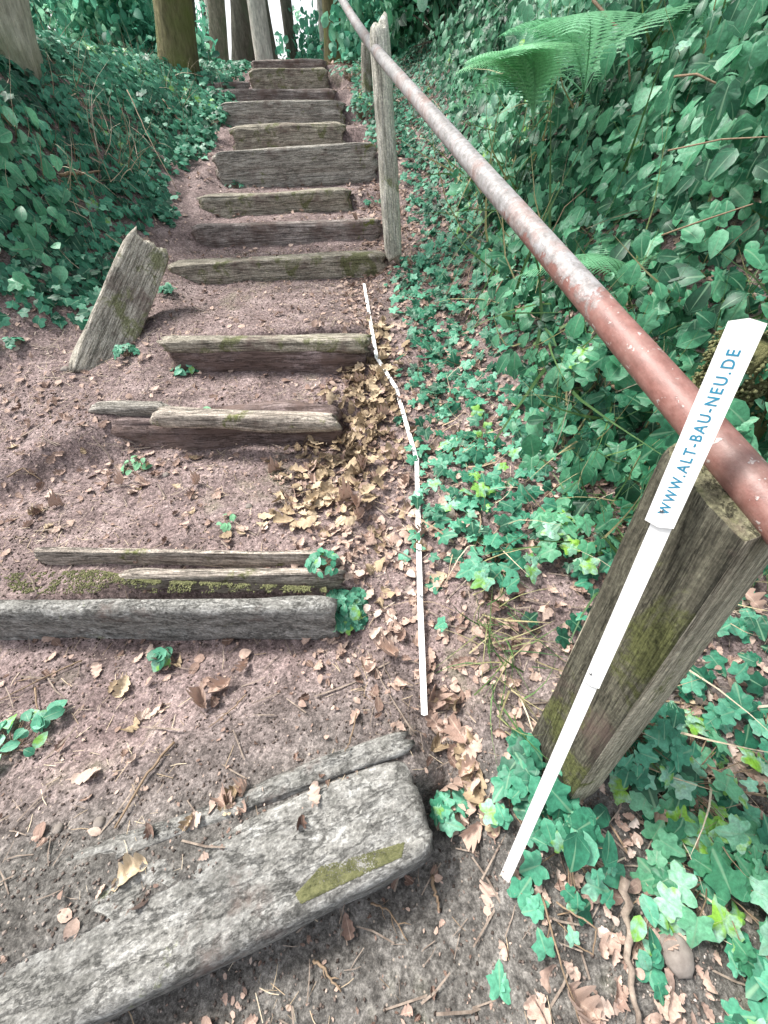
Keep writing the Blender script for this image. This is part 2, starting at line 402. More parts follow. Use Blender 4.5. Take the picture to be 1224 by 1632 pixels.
MT = dict(
    soil=mat_soil(),
    old=mat_wood('weathered_sleeper_wood', (.20, .18, .155), (.42, .39, .34), (.62, .58, .52), .2, .28),
    stepgrey=mat_wood('grey_granular_sleeper', (.14, .137, .125), (.25, .243, .225), (.37, .365, .345), .14, .22, axis=(3.2, 6, 6), mosscol=(.13, .15, .04), crack=.18),
    oldmoss=mat_wood('mossy_sleeper_wood', (.18, .16, .125), (.40, .36, .29), (.60, .55, .45), .42, .35, mosscol=(.15, .16, .07)),
    brown=mat_wood('brown_earth_stained_wood', (.14, .115, .105), (.33, .28, .255), (.50, .445, .41), .15, .5),
    pale=mat_wood('pale_split_wood', (.22, .185, .15), (.46, .40, .34), (.66, .59, .50), .28, .1),
    grey=mat_wood('grey_granular_timber', (.15, .142, .13), (.27, .26, .24), (.42, .41, .385), .12, .12, axis=(2.5, 8, 8), mosscol=(.15, .17, .03)),
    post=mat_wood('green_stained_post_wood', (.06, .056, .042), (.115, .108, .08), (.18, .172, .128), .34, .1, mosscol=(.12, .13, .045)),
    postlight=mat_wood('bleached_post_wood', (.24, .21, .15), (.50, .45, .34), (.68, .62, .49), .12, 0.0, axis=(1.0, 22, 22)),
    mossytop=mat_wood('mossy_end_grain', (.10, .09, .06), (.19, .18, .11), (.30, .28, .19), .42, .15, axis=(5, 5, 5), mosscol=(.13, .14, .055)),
    postpale=mat_wood('pale_barkless_wood', (.46, .44, .35), (.74, .71, .60), (.86, .84, .76), .12, .0, axis=(1.0, 18, 18), crack=.3, mosscol=(.26, .28, .13)),
    earth=mat_wood('earth_crusted_wood', (.10, .072, .068), (.235, .18, .17), (.39, .315, .295), .0, .7, axis=(1.6, 12, 12)),
    chip=mat_wood('lichen_grey_post_wood', (.26, .24, .19), (.47, .43, .36), (.64, .59, .51), .3, .15, mosscol=(.20, .21, .10)),
    moss=mat_plain('moss', (.07, .075, .035), (.20, .20, .10), 60, .95, .1, bump=.9),
    ivy=mat_leaf('ivy_leaf', [(.0, (.008, .052, .028)), (.35, (.022, .14, .078)), (.65, (.055, .255, .15)), (.88, (.13, .40, .26)), (.95, (.26, .50, .37)), (1, (.20, .42, .08))], .5, .28, .38, 3.3),
    ivybig=mat_leaf('broad_hedge_leaf', [(.0, (.006, .045, .02)), (.3, (.028, .15, .075)), (.58, (.085, .31, .16)), (.82, (.17, .44, .26)), (.94, (.34, .56, .44)), (1, (.24, .48, .06))], .46, .38, .42, 3.3),  # the bluish pale stop puts glare on the leaves into their colour
    fern=mat_leaf('fern_leaf', [(.0, (.06, .25, .11)), (1, (.32, .66, .38))], .55, .4),
    far=mat_leaf('woodland_leaf', [(.0, (.03, .15, .10)), (.5, (.11, .38, .25)), (1, (.34, .62, .42))], .6, .5),
    dry=mat_leaf('dry_oak_leaf', [(.0, (.11, .066, .05)), (.3, (.26, .175, .14)), (.6, (.44, .32, .26)), (.88, (.47, .36, .30)), (1, (.56, .47, .41))], .75, .1, .25, 5.5, (.5, .40, .32)),
    tan=mat_leaf('tan_oak_leaf', [(.0, (.13, .09, .055)), (.5, (.38, .29, .19)), (1, (.56, .46, .33))], .75, .1, .25, 5.5, (.5, .38, .22)),
    grass=mat_leaf('grass_blade', [(.0, (.04, .10, .03)), (.5, (.12, .22, .07)), (.75, (.34, .31, .15)), (1, (.5, .43, .25))], .6, .3),
    straw=mat_leaf('dead_stalk', [(.0, (.20, .14, .09)), (.5, (.42, .33, .22)), (1, (.60, .52, .40))], .7, 0, .3),
    twig=mat_plain('twig_bark', (.10, .075, .06), (.33, .27, .22), 40, .85, .2),
    crumb=mat_leaf('soil_crumb', [(.0, (.045, .035, .03)), (.6, (.16, .125, .108)), (.9, (.30, .25, .22)), (1, (.48, .43, .39))], .95, 0, .1),
    stone=mat_plain('stone', (.13, .11, .095), (.30, .265, .235), 18, .85, .25),
    bark=mat_bark('green_grey_bark', (.15, .14, .10), (.42, .39, .30), .45, (.14, .22, .11)),
    barkleft=mat_bark('mottled_grey_bark', (.34, .33, .25), (.70, .69, .57), .3, (.26, .32, .17)),
    barkdark=mat_bark('dark_bark', (.06, .055, .045), (.20, .19, .155), .4, (.09, .14, .08)),
    barkpale=mat_bark('pale_bark', (.34, .32, .28), (.78, .74, .66), .1, (.26, .30, .18)),
    barkolive=mat_bark('olive_bark', (.08, .075, .04), (.24, .21, .11), .6, (.14, .17, .05)),
    rail=mat_rail(),
    white=mat_plain('white_rule_paint', (.70, .69, .66), (.86, .86, .84), 9, .5, .4, bump=.03),
    ink=mat_plain('teal_ink', (.02, .16, .26), (.03, .22, .34), 20, .5, .3, bump=0),
    metal=mat_plain('zinc_metal', (.25, .25, .25), (.5, .5, .5), 40, .4, .6),
)
MT['metal'].node_tree.nodes['Principled BSDF'].inputs['Metallic'].default_value = .8

# ------------------------------------------------------------------ ground sheet
def geo(a, b, n, p=2.2): return a+(b-a)*(np.linspace(0, 1, n)**p)
xs = np.concatenate([geo(-3.2, -70, 34)[::-1][:-1], np.arange(-3.2, 2.6, .02), geo(2.6, 70, 34)])
ys = np.concatenate([geo(-.7, -60, 24)[::-1][:-1], np.arange(-.7, 2.4, .0125), np.arange(2.4, 8.2, .03), geo(8.2, 90, 50, 1.7)])
GX, GY = np.meshgrid(xs, ys); GZ = height(GX, GY)
nx, ny = len(xs), len(ys); I = (np.arange(ny-1)[:, None]*nx+np.arange(nx-1)[None]).ravel()
me = mesh_np('ground', np.stack([GX.ravel(), GY.ravel(), GZ.ravel()], -1), np.stack([I, I+1, I+nx+1, I+nx], -1))
g = link('ground', me, None, MT['soil']); tag(g, kind='structure')

# ------------------------------------------------------------------ timber steps
def step(i, name, x0, x1, y, top, W, H, mat, label, seed, dy=0, dz=0, **kw):
    return timber(name, (x0, y-dy/2, top-dz/2), (x1, y+dy/2, top+dz/2), W, H, MT[mat], label, 'timber step', 'timber steps climbing the path', seed, **kw)
# bottom pair
pA0 = atZ(-150, 1765, .13); pA1 = atZ(700, 1362, .145)
sleeperA = timber('timber_step', pA0, pA1, .195, .2, MT['stepgrey'], 'broad grey sleeper slanting across the foot of the path, mossy near its right end', 'timber step', 'timber steps climbing the path', 3, wear=.014, rnd=.022, grain=.002, ragged=.006, res=.012)
pB0 = atZ(60, 1425, .14); pB1 = atZ(655, 1196, .152)
timber('timber_step', pB0, pB1, .055, .14, MT['stepgrey'], 'narrow half buried beam just behind the broad slanting sleeper', 'timber step', 'timber steps climbing the path', 9, wear=.016, rnd=.014, grain=.005)
# second step: front beam plus split strips
a = atZ(-80, 976, .235); b = atZ(530, 970, .24)
timber('timber_step', a, b, .045, .19, MT['stepgrey'], 'long pale grey beam with ivy tuft at its right end', 'timber step', 'timber steps climbing the path', 5, rnd=.016, wear=.012, grain=.003, ragged=.01)
a = atZ(190, 922, .248); b = atZ(540, 916, .252)
timber('split_plank', a, b, .04, .10, MT['pale'], 'short weathered split plank in the groove behind the long pale beam', 'plank', None, 8, rnd=.010, wear=.02, grain=.008)
a = atZ(40, 880, .25); b = atZ(540, 884, .255)
timber('split_plank', a, b, .02, .09, MT['pale'], 'thin strip of wood flush with the soil behind the mossy groove', 'plank', None, 12, rnd=.006, wear=.012, grain=.005)
timber('timber_step', (-1.2, 1.545, .372), (-.88, 1.505, .378), .05, .06, MT['old'], 'worn grey stub of beam left of the split pale step edge', 'timber step', 'timber steps climbing the path', 14, rnd=.02, wear=.02)
a = atZ(240, 662, .378); b = atZ(533, 668, .385)
timber('timber_step', a, b, .06, .05, MT['pale'], 'pale yellowish split beam above the crumbling earth riser', 'timber step', 'timber steps climbing the path', 21, rnd=.014, wear=.018, grain=.009)
timber('timber_step', (-1.12, 1.475, .325), (-.17, 1.425, .33), .12, .2, MT['earth'], 'earth covered riser beam directly under the pale yellowish split beam', 'timber step', 'timber steps climbing the path', 22, wear=.035, rnd=.03, grain=.016, ragged=.02)
a = atZ(250, 543, .5); b = atZ(586, 540, .5)
timber('timber_step', a, b, .07, .06, MT['oldmoss'], 'thin mossy beam with grass green left end above a brown riser', 'timber step', 'timber steps climbing the path', 31, rnd=.014, wear=.014)
timber('timber_step', (a.x+.01, a.y+.012, .455), (b.x, b.y+.016, .455), .12, .17, MT['earth'], 'brown soil stained riser board under the thin mossy beam', 'timber step', 'timber steps climbing the path', 32, wear=.03, rnd=.02, grain=.014)
a = atY(262, 422, 2.86); b = atY(614, 404, 2.86)
timber('timber_step', a, b, .15, .24, MT['oldmoss'], 'wide sleeper with flat split top where the laid rule begins', 'timber step', 'timber steps climbing the path', 41, rnd=.012, wear=.01)
a = atY(303, 360, 3.28); b = atY(606, 350, 3.28)
timber('timber_step', a, b, .12, .2, MT['brown'], 'brown worn sleeper level with the foot of the far rail post', 'timber step', 'timber steps climbing the path', 51, rnd=.02, wear=.012)
a = atY(313, 312, 3.66); b = atY(556, 303, 3.66)
timber('timber_step', a, b, .12, .18, MT['oldmoss'], 'short rounded sleeper just below the tallest step face', 'timber step', 'timber steps climbing the path', 61, rnd=.025, wear=.018)
a = atY(338, 242, 4.1); b = atY(596, 226, 4.1)
timber('timber_step', a, b, .12, .255, MT['old'], 'tallest step face, wide rust stained board tilted up to the right', 'timber step', 'timber steps climbing the path', 71, rnd=.008, wear=.006, grain=.004)
a = atY(366, 200, 4.7); b = atY(546, 194, 4.7)
timber('timber_step', a, b, .12, .22, MT['oldmoss'], 'green mossy step half hidden behind the tallest step face', 'timber step', 'timber steps climbing the path', 81, rnd=.03, wear=.02)
a = atY(348, 161, 5.3); b = atY(546, 160, 5.3)
timber('timber_step', a, b, .12, .25, MT['old'], 'dark grey sleeper with crisp top edge, fourth below the top step', 'timber step', 'timber steps climbing the path', 91, rnd=.012, wear=.01)
a = atY(350, 142, 5.9); b = atY(532, 141, 5.9)
timber('timber_step', a, b, .12, .2, MT['brown'], 'thin dark step under the narrow upper sleepers', 'timber step', 'timber steps climbing the path', 101, rnd=.02)
a = atY(397, 110, 6.5); b = atY(520, 108, 6.5)
timber('timber_step', a, b, .12, .24, MT['oldmoss'], 'narrow mossy sleeper second from the top of the flight', 'timber step', 'timber steps climbing the path', 111, rnd=.015)
a = atY(399, 95, 7.1); b = atY(518, 94, 7.1)
timber('timber_step', a, b, .14, .2, MT['brown'], 'topmost narrow sleeper of the flight below the pale tree trunk', 'timber step', 'timber steps climbing the path', 121, rnd=.02)
# moss cushion in the groove and on the big sleeper
def moss_patch(name, pts, label, n=900, r=.004, target=None):
    P = []; 
    c = np.mean(pts, 0); T = np.array(pts)
    for k in range(n):
        i = random.randrange(len(T)); u, v = random.random(), random.random()
        if u+v > 1: u, v = 1-u, 1-v
        q = c+(T[i]-c)*u+(T[(i+1) % len(T)]-c)*v; P.append(q)
    P = np.array(P); keep = fbm(P[:, 0]*30, P[:, 1]*30, o=4) > RNG.uniform(-.25, .12, len(P)); P = P[keep] if target is None else P[fbm(P[:, 0]*22, P[:, 1]*22, o=4) > RNG.uniform(-.6, -.05, len(P))]
    if target is not None:
        from mathutils.bvhtree import BVHTree
        mw = target.matrix_world; bv = BVHTree.FromPolygons([mw @ v.co for v in target.data.vertices], [tuple(p.vertices) for p in target.data.polygons])
        Q = []
        for q in P:
            h_ = bv.ray_cast(Vector((q[0], q[1], q[2]+.3)), Vector((0, 0, -1)), .6)
            if h_[0] is not None: Q.append(list(h_[0]))
        P = np.array(Q)
    me = scatter_mesh(name, [crumb_t], P, RNG.normal(size=(len(P), 3)), RNG.random(len(P))*6, r*(.5+RNG.random(len(P))*1.2))
    o = link(name, me, None, MT['moss']); tag(o, label, 'moss', kind='stuff'); return o
# octahedron-like crumb
_cv = np.array([[1, 0, 0], [-1, 0, 0], [0, .8, 0], [0, -.8, 0], [.1, 0, .6], [0, .1, -.6]], float)
_cf = np.array([[0, 2, 4], [2, 1, 4], [1, 3, 4], [3, 0, 4], [2, 0, 5], [1, 2, 5], [3, 1, 5], [0, 3, 5]])
crumb_t = (_cv, [_cf])
def onbeam(px, py, z): v = atZ(px, py, z); return [v.x, v.y, v.z]
moss_patch('moss', [onbeam(0, 915, .236), onbeam(150, 908, .236), onbeam(250, 925, .236), onbeam(520, 936, .236), onbeam(520, 944, .236), onbeam(0, 946, .236)], 'green moss filling the groove behind the long pale beam', 6000, .0028)
moss_patch('moss', [onbeam(470, 1425, .140), onbeam(510, 1380, .147), onbeam(645, 1340, .148), onbeam(640, 1365, .147), onbeam(560, 1402, .144), onbeam(480, 1440, .138)], 'yellow green moss patch on the broad slanting sleeper', 14000, .0012, sleeperA)

# ------------------------------------------------------------------ posts
def post(name, base, top, wd, dp, ang, mat, label, seed, mats=None, chamfer=0, **kw):
    base = Vector(base); top = Vector(top); L = (top-base).length
    V, F = timber_np(L, wd, dp, seed, **kw)
    V = V-np.array([0, wd/2, -dp/2])
    # local x along, y = width axis, z = face normal
    if chamfer: 
        k = V[:, 0] > L-.0301; V[k, 0] -= chamfer*np.abs(V[k, 1])
    me = mesh_np(name, V, F); o = link(name, me, None, MT[mat])
    X = (top-base).normalized(); Z = Vector((math.cos(ang), math.sin(ang), 0)); Y = Z.cross(X).normalized(); Z = X.cross(Y)
    m = Matrix((X, Y, Z)).transposed().to_4x4(); m.translation = base; o.matrix_world = m
    tag(o, label, 'post', 'handrail posts'); return o
pb_ = atZ(884, 1245, .02); pt_ = atZ(1136, 800, .81); pdir = (pt_-pb_).normalized(); pt_ = pt_+pdir*.08
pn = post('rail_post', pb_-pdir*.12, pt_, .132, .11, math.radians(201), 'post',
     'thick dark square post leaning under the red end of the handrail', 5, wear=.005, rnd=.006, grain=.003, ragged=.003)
_r0 = atZ(1180, 752, .858); _r1 = atY(598, 80, 2.8); _rd = (_r1-_r0).normalized(); _pn = (Vector((0, 0, 1))-_rd*_rd.z).normalized()
_mw = pn.matrix_world.copy(); _im = _mw.inverted(); _ax = pdir
for v in pn.data.vertices:                      # top sawn off parallel to the rail that rests on it
    q = _mw @ v.co; d_ = (q-(_r0-_pn*.012)).dot(_pn)
    if d_ > 0: v.co = _im @ (q-_ax*(d_/_ax.dot(_pn)))

# bleached cracked side: second material on the two side faces
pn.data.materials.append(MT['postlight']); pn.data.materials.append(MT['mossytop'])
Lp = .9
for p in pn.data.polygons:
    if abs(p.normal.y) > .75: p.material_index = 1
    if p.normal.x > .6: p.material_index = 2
q0 = atY(627, 375, 2.8); q1 = atY(604, 38, 2.8)
post('rail_post', (q0.x, 2.8, q0.z-.12), (q1.x, 2.8, q1.z), .092, .085, math.radians(-80), 'postpale', 'pale upright post beside the steps holding the far end of the handrail', 15, wear=.01, rnd=.03, grain=.005)
q1 = atY(583, 70, 5.9); q0 = atY(586, 195, 5.9)
post('rail_post', (q0.x, 5.9, q0.z-.1), (q1.x, 5.9, q1.z), .1, .1, math.radians(-80), 'chip', 'thin olive green post seen behind the pale upright post', 17, wear=.01, rnd=.03)
# leaning stake left
k0 = hit(133, 588); k1 = Vector((-1.335, 2.42, .80))
post('leaning_post', (k0.x, k0.y, k0.z-.06), atY(238, 392, k0.y+.62), .20, .10, math.radians(-68), 'chip',
     'stubby lichen green timber leaning against the ivy bank left of the steps', 25, wear=.01, rnd=.014, grain=.004)['group'] = 'leaning timbers'

# ------------------------------------------------------------------ handrail
r0 = atZ(1180, 752, .858); r1 = atY(598, 80, 2.8)
rd = (r1-r0).normalized(); ra = r0-rd*.55; L = 6.6
rail = empty('handrail', ra); tag(rail, 'long round metal handrail with red and grey flaking paint crossing above the ivy', 'handrail')
n = 120; zz = np.linspace(0, L, n)
V, Fs = tube([(.10*max(0, (t-2.9)/3.7)**1.6, .10*max(0, (t-2.9)/3.7)**1.6, t) for t in zz], .023, 40, True)
V[:, :2] *= (1+.012*fbm(V[:, 0]*30, V[:, 1]*30, V[:, 2]*6, o=2))[:, None]
pipe = link('pipe', mesh_np('pipe', V, Fs), rail, MT['rail'])
Z = rd; X = (Vector((0, 0, 1))-Z*Z.z).normalized(); Y = Z.cross(X)
m = Matrix((X, Y, Z)).transposed().to_4x4(); rail.matrix_world = Matrix.Translation(ra) @ m
def small_bolt(parent, zc, ang):
    V, Fs = tube([(0, 0, 0), (0, 0, .006)], .0075, 6); b = link('bolt', mesh_np('bolt', V, Fs, False), parent, MT['metal'])
    b.location = (math.cos(ang)*.022, math.sin(ang)*.022, zc); b.rotation_euler = (0, math.pi/2, 0); b.rotation_euler = Vector((math.cos(ang), math.sin(ang), 0)).to_track_quat('Z', 'Y').to_euler()
small_bolt(rail, .60, math.radians(95)); small_bolt(rail, 3.1, math.radians(100))

# ------------------------------------------------------------------ folding rules
def strip(name, p0, p1, wid, th, up, parent, mat):
    p0 = Vector(p0); p1 = Vector(p1); X = (p1-p0); L = X.length; X.normalize(); Y = Vector(up).cross(X).normalized(); Z = X.cross(Y)
    V, F = box_grid(L, wid, th, 8, 2, 2); V[:, 1] -= wid/2
    # rounded ends
    for s_, x_ in ((-1, 0.), (1, L)):
        k = np.abs(V[:, 0]-x_) < 1e-6; V[k, 0] -= s_*(np.abs(V[k, 1])*.25)
    me = mesh_np(name, V, F, False); me.transform(Matrix((X, Y, Z)).transposed().to_4x4()); me.transform(Matrix.Translation(p0))
    return link(name, me, parent, mat), X, Y, Z
gr = [(676, 1146), (669, 960), (664, 742), (632, 628), (601, 583), (581, 464)]
gp = [hit(*q) for q in gr]
lifts_ = [.022]*len(gp)
for it in range(30):
    for i in range(len(gp)-1):
        for k in range(1, 12):
            q = (gp[i]+Vector((0, 0, lifts_[i]))).lerp(gp[i+1]+Vector((0, 0, lifts_[i+1])), k/12)
            if hz(q.x, q.y)+.008 > q.z: lifts_[i] += .0015; lifts_[i+1] += .0015
R1 = empty('folding_rule', gp[0]); tag(R1, 'white folding rule lying unfolded over the steps in bends', 'folding rule')
for i in range(len(gp)-1):
    a = gp[i]-gp[0]+Vector((0, 0, lifts_[i]+.003*(i % 2))); b = gp[i+1]-gp[0]+Vector((0, 0, lifts_[i+1]+.003*(i % 2)))
    if i == 0: a.z += .0
    d = (b-a).normalized(); o, X_, Y_, Z_ = strip('rule_segment', a, b+d*.008, .0155, .003, (0, -.25, 1), R1, MT['white'])
    if i:
        V, Fs = tube([(0, 0, 0), (0, 0, .0015)], .004, 10); j = link('joint', mesh_np('joint', V, Fs), R1, MT['metal']); j.location = a+Vector((0, 0, .0036))
rb = hit(803, 1402); rt = atZ(1197, 508, EYE) 
dr = ray(1197, 508); rt = Vector((0, 0, EYE))+dr*.375
R2 = empty('folding_rule', rb); tag(R2, 'white folding rule standing aslant against the handrail with blue lettering on its upper end', 'folding rule')
ax = (rt-rb); Lr = ax.length; ax.normalize()
toc = (Vector((0, 0, EYE))-(rb+rt)/2).normalized(); nrm_ = (toc-ax*toc.dot(ax)).normalized()
sidev = nrm_.cross(ax)
z0 = .0; cut = None
# fraction along where the label part starts
def proj(p):
    d = p-Vector((0, 0, EYE)); return (612+FPX*d.dot(cr)/(-d.dot(cb)), 816-FPX*d.dot(cu)/(-d.dot(cb)))
ts = np.linspace(0, 1, 400); pj = [proj(rb+(rt-rb)*t)[1] for t in ts]
tl = ts[int(np.argmin([abs(v-838) for v in pj]))]; tm = ts[int(np.argmin([abs(v-1065) for v in pj]))]
def alongr(t, off=0, lift=0): return (rt-rb)*t+sidev*off+nrm_*lift
strip('rule_segment', alongr(0), alongr(tm+.02, 0), .019, .003, nrm_, R2, MT['white'])
strip('rule_segment', alongr(tm-.03, -.0012, .003), alongr(tl+.1, -.0012, .003), .021, .003, nrm_, R2, MT['white'])
big, BX, BY, BZ = strip('rule_segment', alongr(tl, .0015, .0065), alongr(1.0, .0015, .0065), .029, .004, nrm_, R2, MT['white'])
for t_, l_ in ((tm-.01, .0035), (tl+.02, .007)):
    V, Fs = tube([(0, 0, 0), (0, 0, .0012)], .0018, 10); j = link('joint', mesh_np('joint', V, Fs), R2, MT['metal'])
    j.location = alongr(t_, .0045, l_); j.rotation_euler = nrm_.to_track_quat('Z', 'Y').to_euler()
cu_ = bpy.data.curves.new('lettering', 'FONT'); cu_.body = "WWW.ALT-BAU-NEU.DE"; cu_.size = .0145; cu_.extrude = .00012; cu_.offset = .00022; cu_.align_y = 'CENTER'; cu_.space_character = 1.28
to = bpy.data.objects.new('lettering_tmp', cu_); COL.objects.link(to)
dg = bpy.context.evaluated_depsgraph_get(); tm_ = bpy.data.meshes.new_from_object(to.evaluated_get(dg)); bpy.data.objects.remove(to)
xsn = [v.co.x for v in tm_.vertices]; Ltxt = max(xsn)-min(xsn); want = (1-tl)*Lr*.80
tm_.transform(Matrix.Scale(want/Ltxt, 4, (1, 0, 0)))
Yt = BZ.cross(BX)
mt = Matrix((BX, Yt, BZ)).transposed().to_4x4(); mt.translation = alongr(tl, .0015, .0065)+BX*((1-tl)*Lr*.075)+BZ*.0003
tm_.transform(mt); tm_.materials.clear()
lt = link('lettering', tm_, R2, MT['ink'])

# ------------------------------------------------------------------ leaf templates
def ivy_t(curl=.15, seed=0, n=14, ring=False):
    r = random.Random(seed); m = r.uniform(.8, 1.15)
    th = np.linspace(0, 2*np.pi, n, endpoint=False); out = []
    for t in th:
        a = math.degrees((t+math.pi) % (2*math.pi)-math.pi)      # 0 = tip
        R = .30+.36*math.exp(-(a/21)**2)+m*.20*(math.exp(-((abs(a)-66)/20)**2))+m*.13*math.exp(-((abs(a)-128)/20)**2)-.16*math.exp(-((abs(a)-180)/18)**2)
        R *= 1+r.uniform(-.05, .05); out.append((R*math.sin(t), R*math.cos(t)))
    out = np.array(out); V = [(0, 0, 0)]
    if ring: V += [(x*.5, y*.5, 0) for x, y in out]
    V += [(x, y, 0) for x, y in out]; V = np.array(V, float)
    V[:, 1] -= .05; q = np.hypot(V[:, 0], V[:, 1])
    V[:, 2] = -curl*q**2*1.6+.16*np.abs(V[:, 0])*(1-q)+.03*np.array([r.uniform(-1, 1) for _ in V])*(q > .1)
    if ring:
        V[:, 2] += .012*np.cos(np.arctan2(V[:, 0], V[:, 1])*5)*(q > .05)
        F1 = np.array([[0, (i+1) % n+1, i+1] for i in range(n)]); F2 = np.array([[i+1, (i+1) % n+1, (i+1) % n+1+n, i+1+n] for i in range(n)])
        return V, [F1, F2]
    return V, [np.array([[0, (i+1) % n+1, i+1] for i in range(n)])]
def oval_t(seed=0, wd=.34, curl=.2):
    r = random.Random(seed); ys_ = np.array([-.5, -.36, -.12, .14, .36, .5]); ws = np.array([.02, .75, 1, .82, .42, .0])*wd
    V = []
    for y, wv in zip(ys_, ws):
        z = -curl*(y+.1)**2*1.6
        V += [(-wv, y, z+.22*wv), (0, y, z), (wv, y, z+.22*wv+r.uniform(-.03, .03))]
    V = np.array(V); F = []
    for i in range(5):
        for j in range(2): a = i*3+j; F.append([a, a+1, a+4, a+3])
    return V, [np.array(F)]
def oak_t(seed=0, curl=.5, n=15, lob=4):
    r = random.Random(seed); V = []; ph = r.uniform(-.4, .4)
    bend = r.uniform(-.4, 1)*curl; tw = r.uniform(-.8, .8)*curl; cross = r.uniform(-.6, 2.6)*curl; bow = r.uniform(-.12, .12)
    for i in range(n):
        t = i/(n-1); y = t-.5; env = .34*math.sin(math.pi*min(1, max(0, t*.93+.03)))**.8*(.55+.6*t); 
        row = []
        for s_ in (-1, 1):
            w_ = env*(.50+.55*abs(math.sin(math.pi*lob*t+ph+s_*.25))**.55)*r.uniform(.95, 1.05) if 0 < i < n-1 else .008
            row.append(w_)
        if t < .12: row = [.012, .012]
        for x in (-row[0], -row[0]*.5, 0, row[1]*.5, row[1]):
            z = bend*y*y*1.6+cross*x*x*3.2+tw*x*y*2.2+r.uniform(-.012, .012)+.02*math.sin(t*20+x*9)
            V.append((x+bow*math.sin(math.pi*t), y+abs(x)*.32, z))
    V = np.array(V); F = []
    for i in range(n-1):
        for j in range(4): a = i*5+j; F.append([a, a+1, a+6, a+5])
    return V, [np.array(F)]
IVY = [ivy_t(.12+.1*(k % 3), k) for k in range(6)]; IVYN = [ivy_t(.05+.09*(k % 4), k+40, 26, True) for k in range(8)]; OAKN = [oak_t(k+20, .35+.14*(k % 5), 37) for k in range(8)]; OVAL = [oval_t(k, .30+.05*(k % 3)) for k in range(5)]; OAK = [oak_t(k, .35+.12*(k % 5)) for k in range(10)]
def blade_t(seed):
    r = random.Random(seed); V = []; b = r.uniform(.2, .9)
    for i in range(5):
        t = i/4; wv = .012*(1-t)+.001; V += [(-wv, b*t*t, t*(1-.3*b*t)), (wv, b*t*t, t*(1-.3*b*t))]
    return np.array(V, float), [np.array([[i*2, i*2+1, i*2+3, i*2+2] for i in range(4)])]
BLADE = [blade_t(k) for k in range(6)]

def pts_in(poly, n):
    """random ground points seen inside a picture polygon"""
    poly = np.array(poly, float); x0, y0 = poly.min(0); x1, y1 = poly.max(0); out = []
    while len(out) < n:
        x = random.uniform(x0, x1); y = random.uniform(y0, y1); c = False; j = len(poly)-1
        for i in range(len(poly)):
            if ((poly[i][1] > y) != (poly[j][1] > y)) and x < (poly[j][0]-poly[i][0])*(y-poly[i][1])/(poly[j][1]-poly[i][1])+poly[i][0]: c = not c
            j = i
        if c: out.append(hit(x, y))
    return out

# ------------------------------------------------------------------ ground cover (stuff)
def cover(name, mat, label, cat, temps, xr, yr, dens, size, dfun, lift=(0.01, .06), tilt=.5, lean=(0, 0, 0), cmap=None):
    n = int((xr[1]-xr[0])*(yr[1]-yr[0])*dens)
    x = RNG.uniform(*xr, n); y = RNG.uniform(*yr, n); d = dfun(x, y); k = RNG.random(n) < d; x, y = x[k], y[k]; n = len(x)
    z = height(x, y); nr = normal(x, y)+RNG.normal(size=(n, 3))*tilt*.6+np.array(lean); nr[:, 2] = np.maximum(nr[:, 2], .08)
    up = RNG.uniform(0, 1, n)**1.4*(lift[1](x, y) if callable(lift[1]) else lift[1])+lift[0]
    sc = size[0]+(size[1]-size[0])*RNG.random(n)**1.5
    rnd = np.clip(RNG.random(n)*.75+.25*vn(x*3, y*3)+.1, 0, 1)
    if cmap is not None: rnd = np.clip(cmap(x, y, rnd), 0, 1)
    me = scatter_mesh(name, temps, np.stack([x, y, z+up], -1), nr, RNG.random(n)*6.283, sc, rnd)
    o = link(name, me, None, MT[mat]); tag(o, label, cat, kind='stuff'); return o
def er_(y): return np.interp(y, *ER)
def el_(y): return np.interp(y, *EL)
def d_left(x, y):
    return sst(-1.36, -1.5, x+.10*vn(y*4, x*4)-.12*sst(3.6, 4.6, y))*sst(2.0, 2.35, y+.15*vn(x*5, y*2))*np.clip(.95+.8*fbm(x*2.5, y*2.5), .1, 1)*(1-.5*sst(5.2, 6.5, y)*sst(-2.4, -1.5, x))
cover('ivy_carpet', 'ivy', 'dark ivy carpet covering the bank left of the steps', 'ivy', IVY, (-5, -1.2), (1.9, 9), 1900, (.045, .085), d_left, (.005, .09), .55, (.15, -.25, 0))
def d_right(x, y):
    e = er_(y); d = sst(.16, .40, x-e+.12*vn(x*4, y*4))*np.clip(.62+1.1*fbm(x*3.1+4, y*3.1), .12, 1)
    d = np.where(y < .75, d*sst(.45, .8, x+.3*sst(.1, .5, y)+.1*vn(x*6, y*6))*1.0, d)
    d = np.where(y > 1.9, np.maximum(d, .85*sst(.12, .3, x-e)), d)
    d = np.where(y > 4.2, np.maximum(d, .8*sst(-.02, .12, x-e+.08*vn(x*7, y*7))), d)
    return d
cover('ivy_carpet', 'ivy', 'ivy carpet on the slope right of the steps below the handrail', 'ivy', IVYN, (-.1, 2.0), (-.3, 8.5), 1150, (.03, .07), d_right, (.005, .05), .5, (-.1, -.2, 0))
def d_hedge(x, y): return sst(.50, .85, x-.18*np.clip(y-2, -.6, 0)-.05*np.clip(y-3, 0, 3)+.08*vn(x*5, y*5))*sst(.6, .95, y+.12*vn(x*4, y*4)+.35*(x-.9))*np.clip(.95+.9*fbm(x*4+3, y*4, o=2), .3, 1)
def hl(x, y): return .05+(.15+.40*sst(.6, 1.3, x))*np.clip(.6+1.1*fbm(x*3.2, y*3.2, o=2), .1, 1.5)
cover('hedge_foliage', 'ivybig', 'dense pale green climbing foliage on the bank right of the handrail', 'foliage', OVAL+IVYN[:4], (.45, 4.5), (.45, 8), 1900, (.03, .10), d_hedge, (.02, hl), .95, (-.45, -.5, .0))
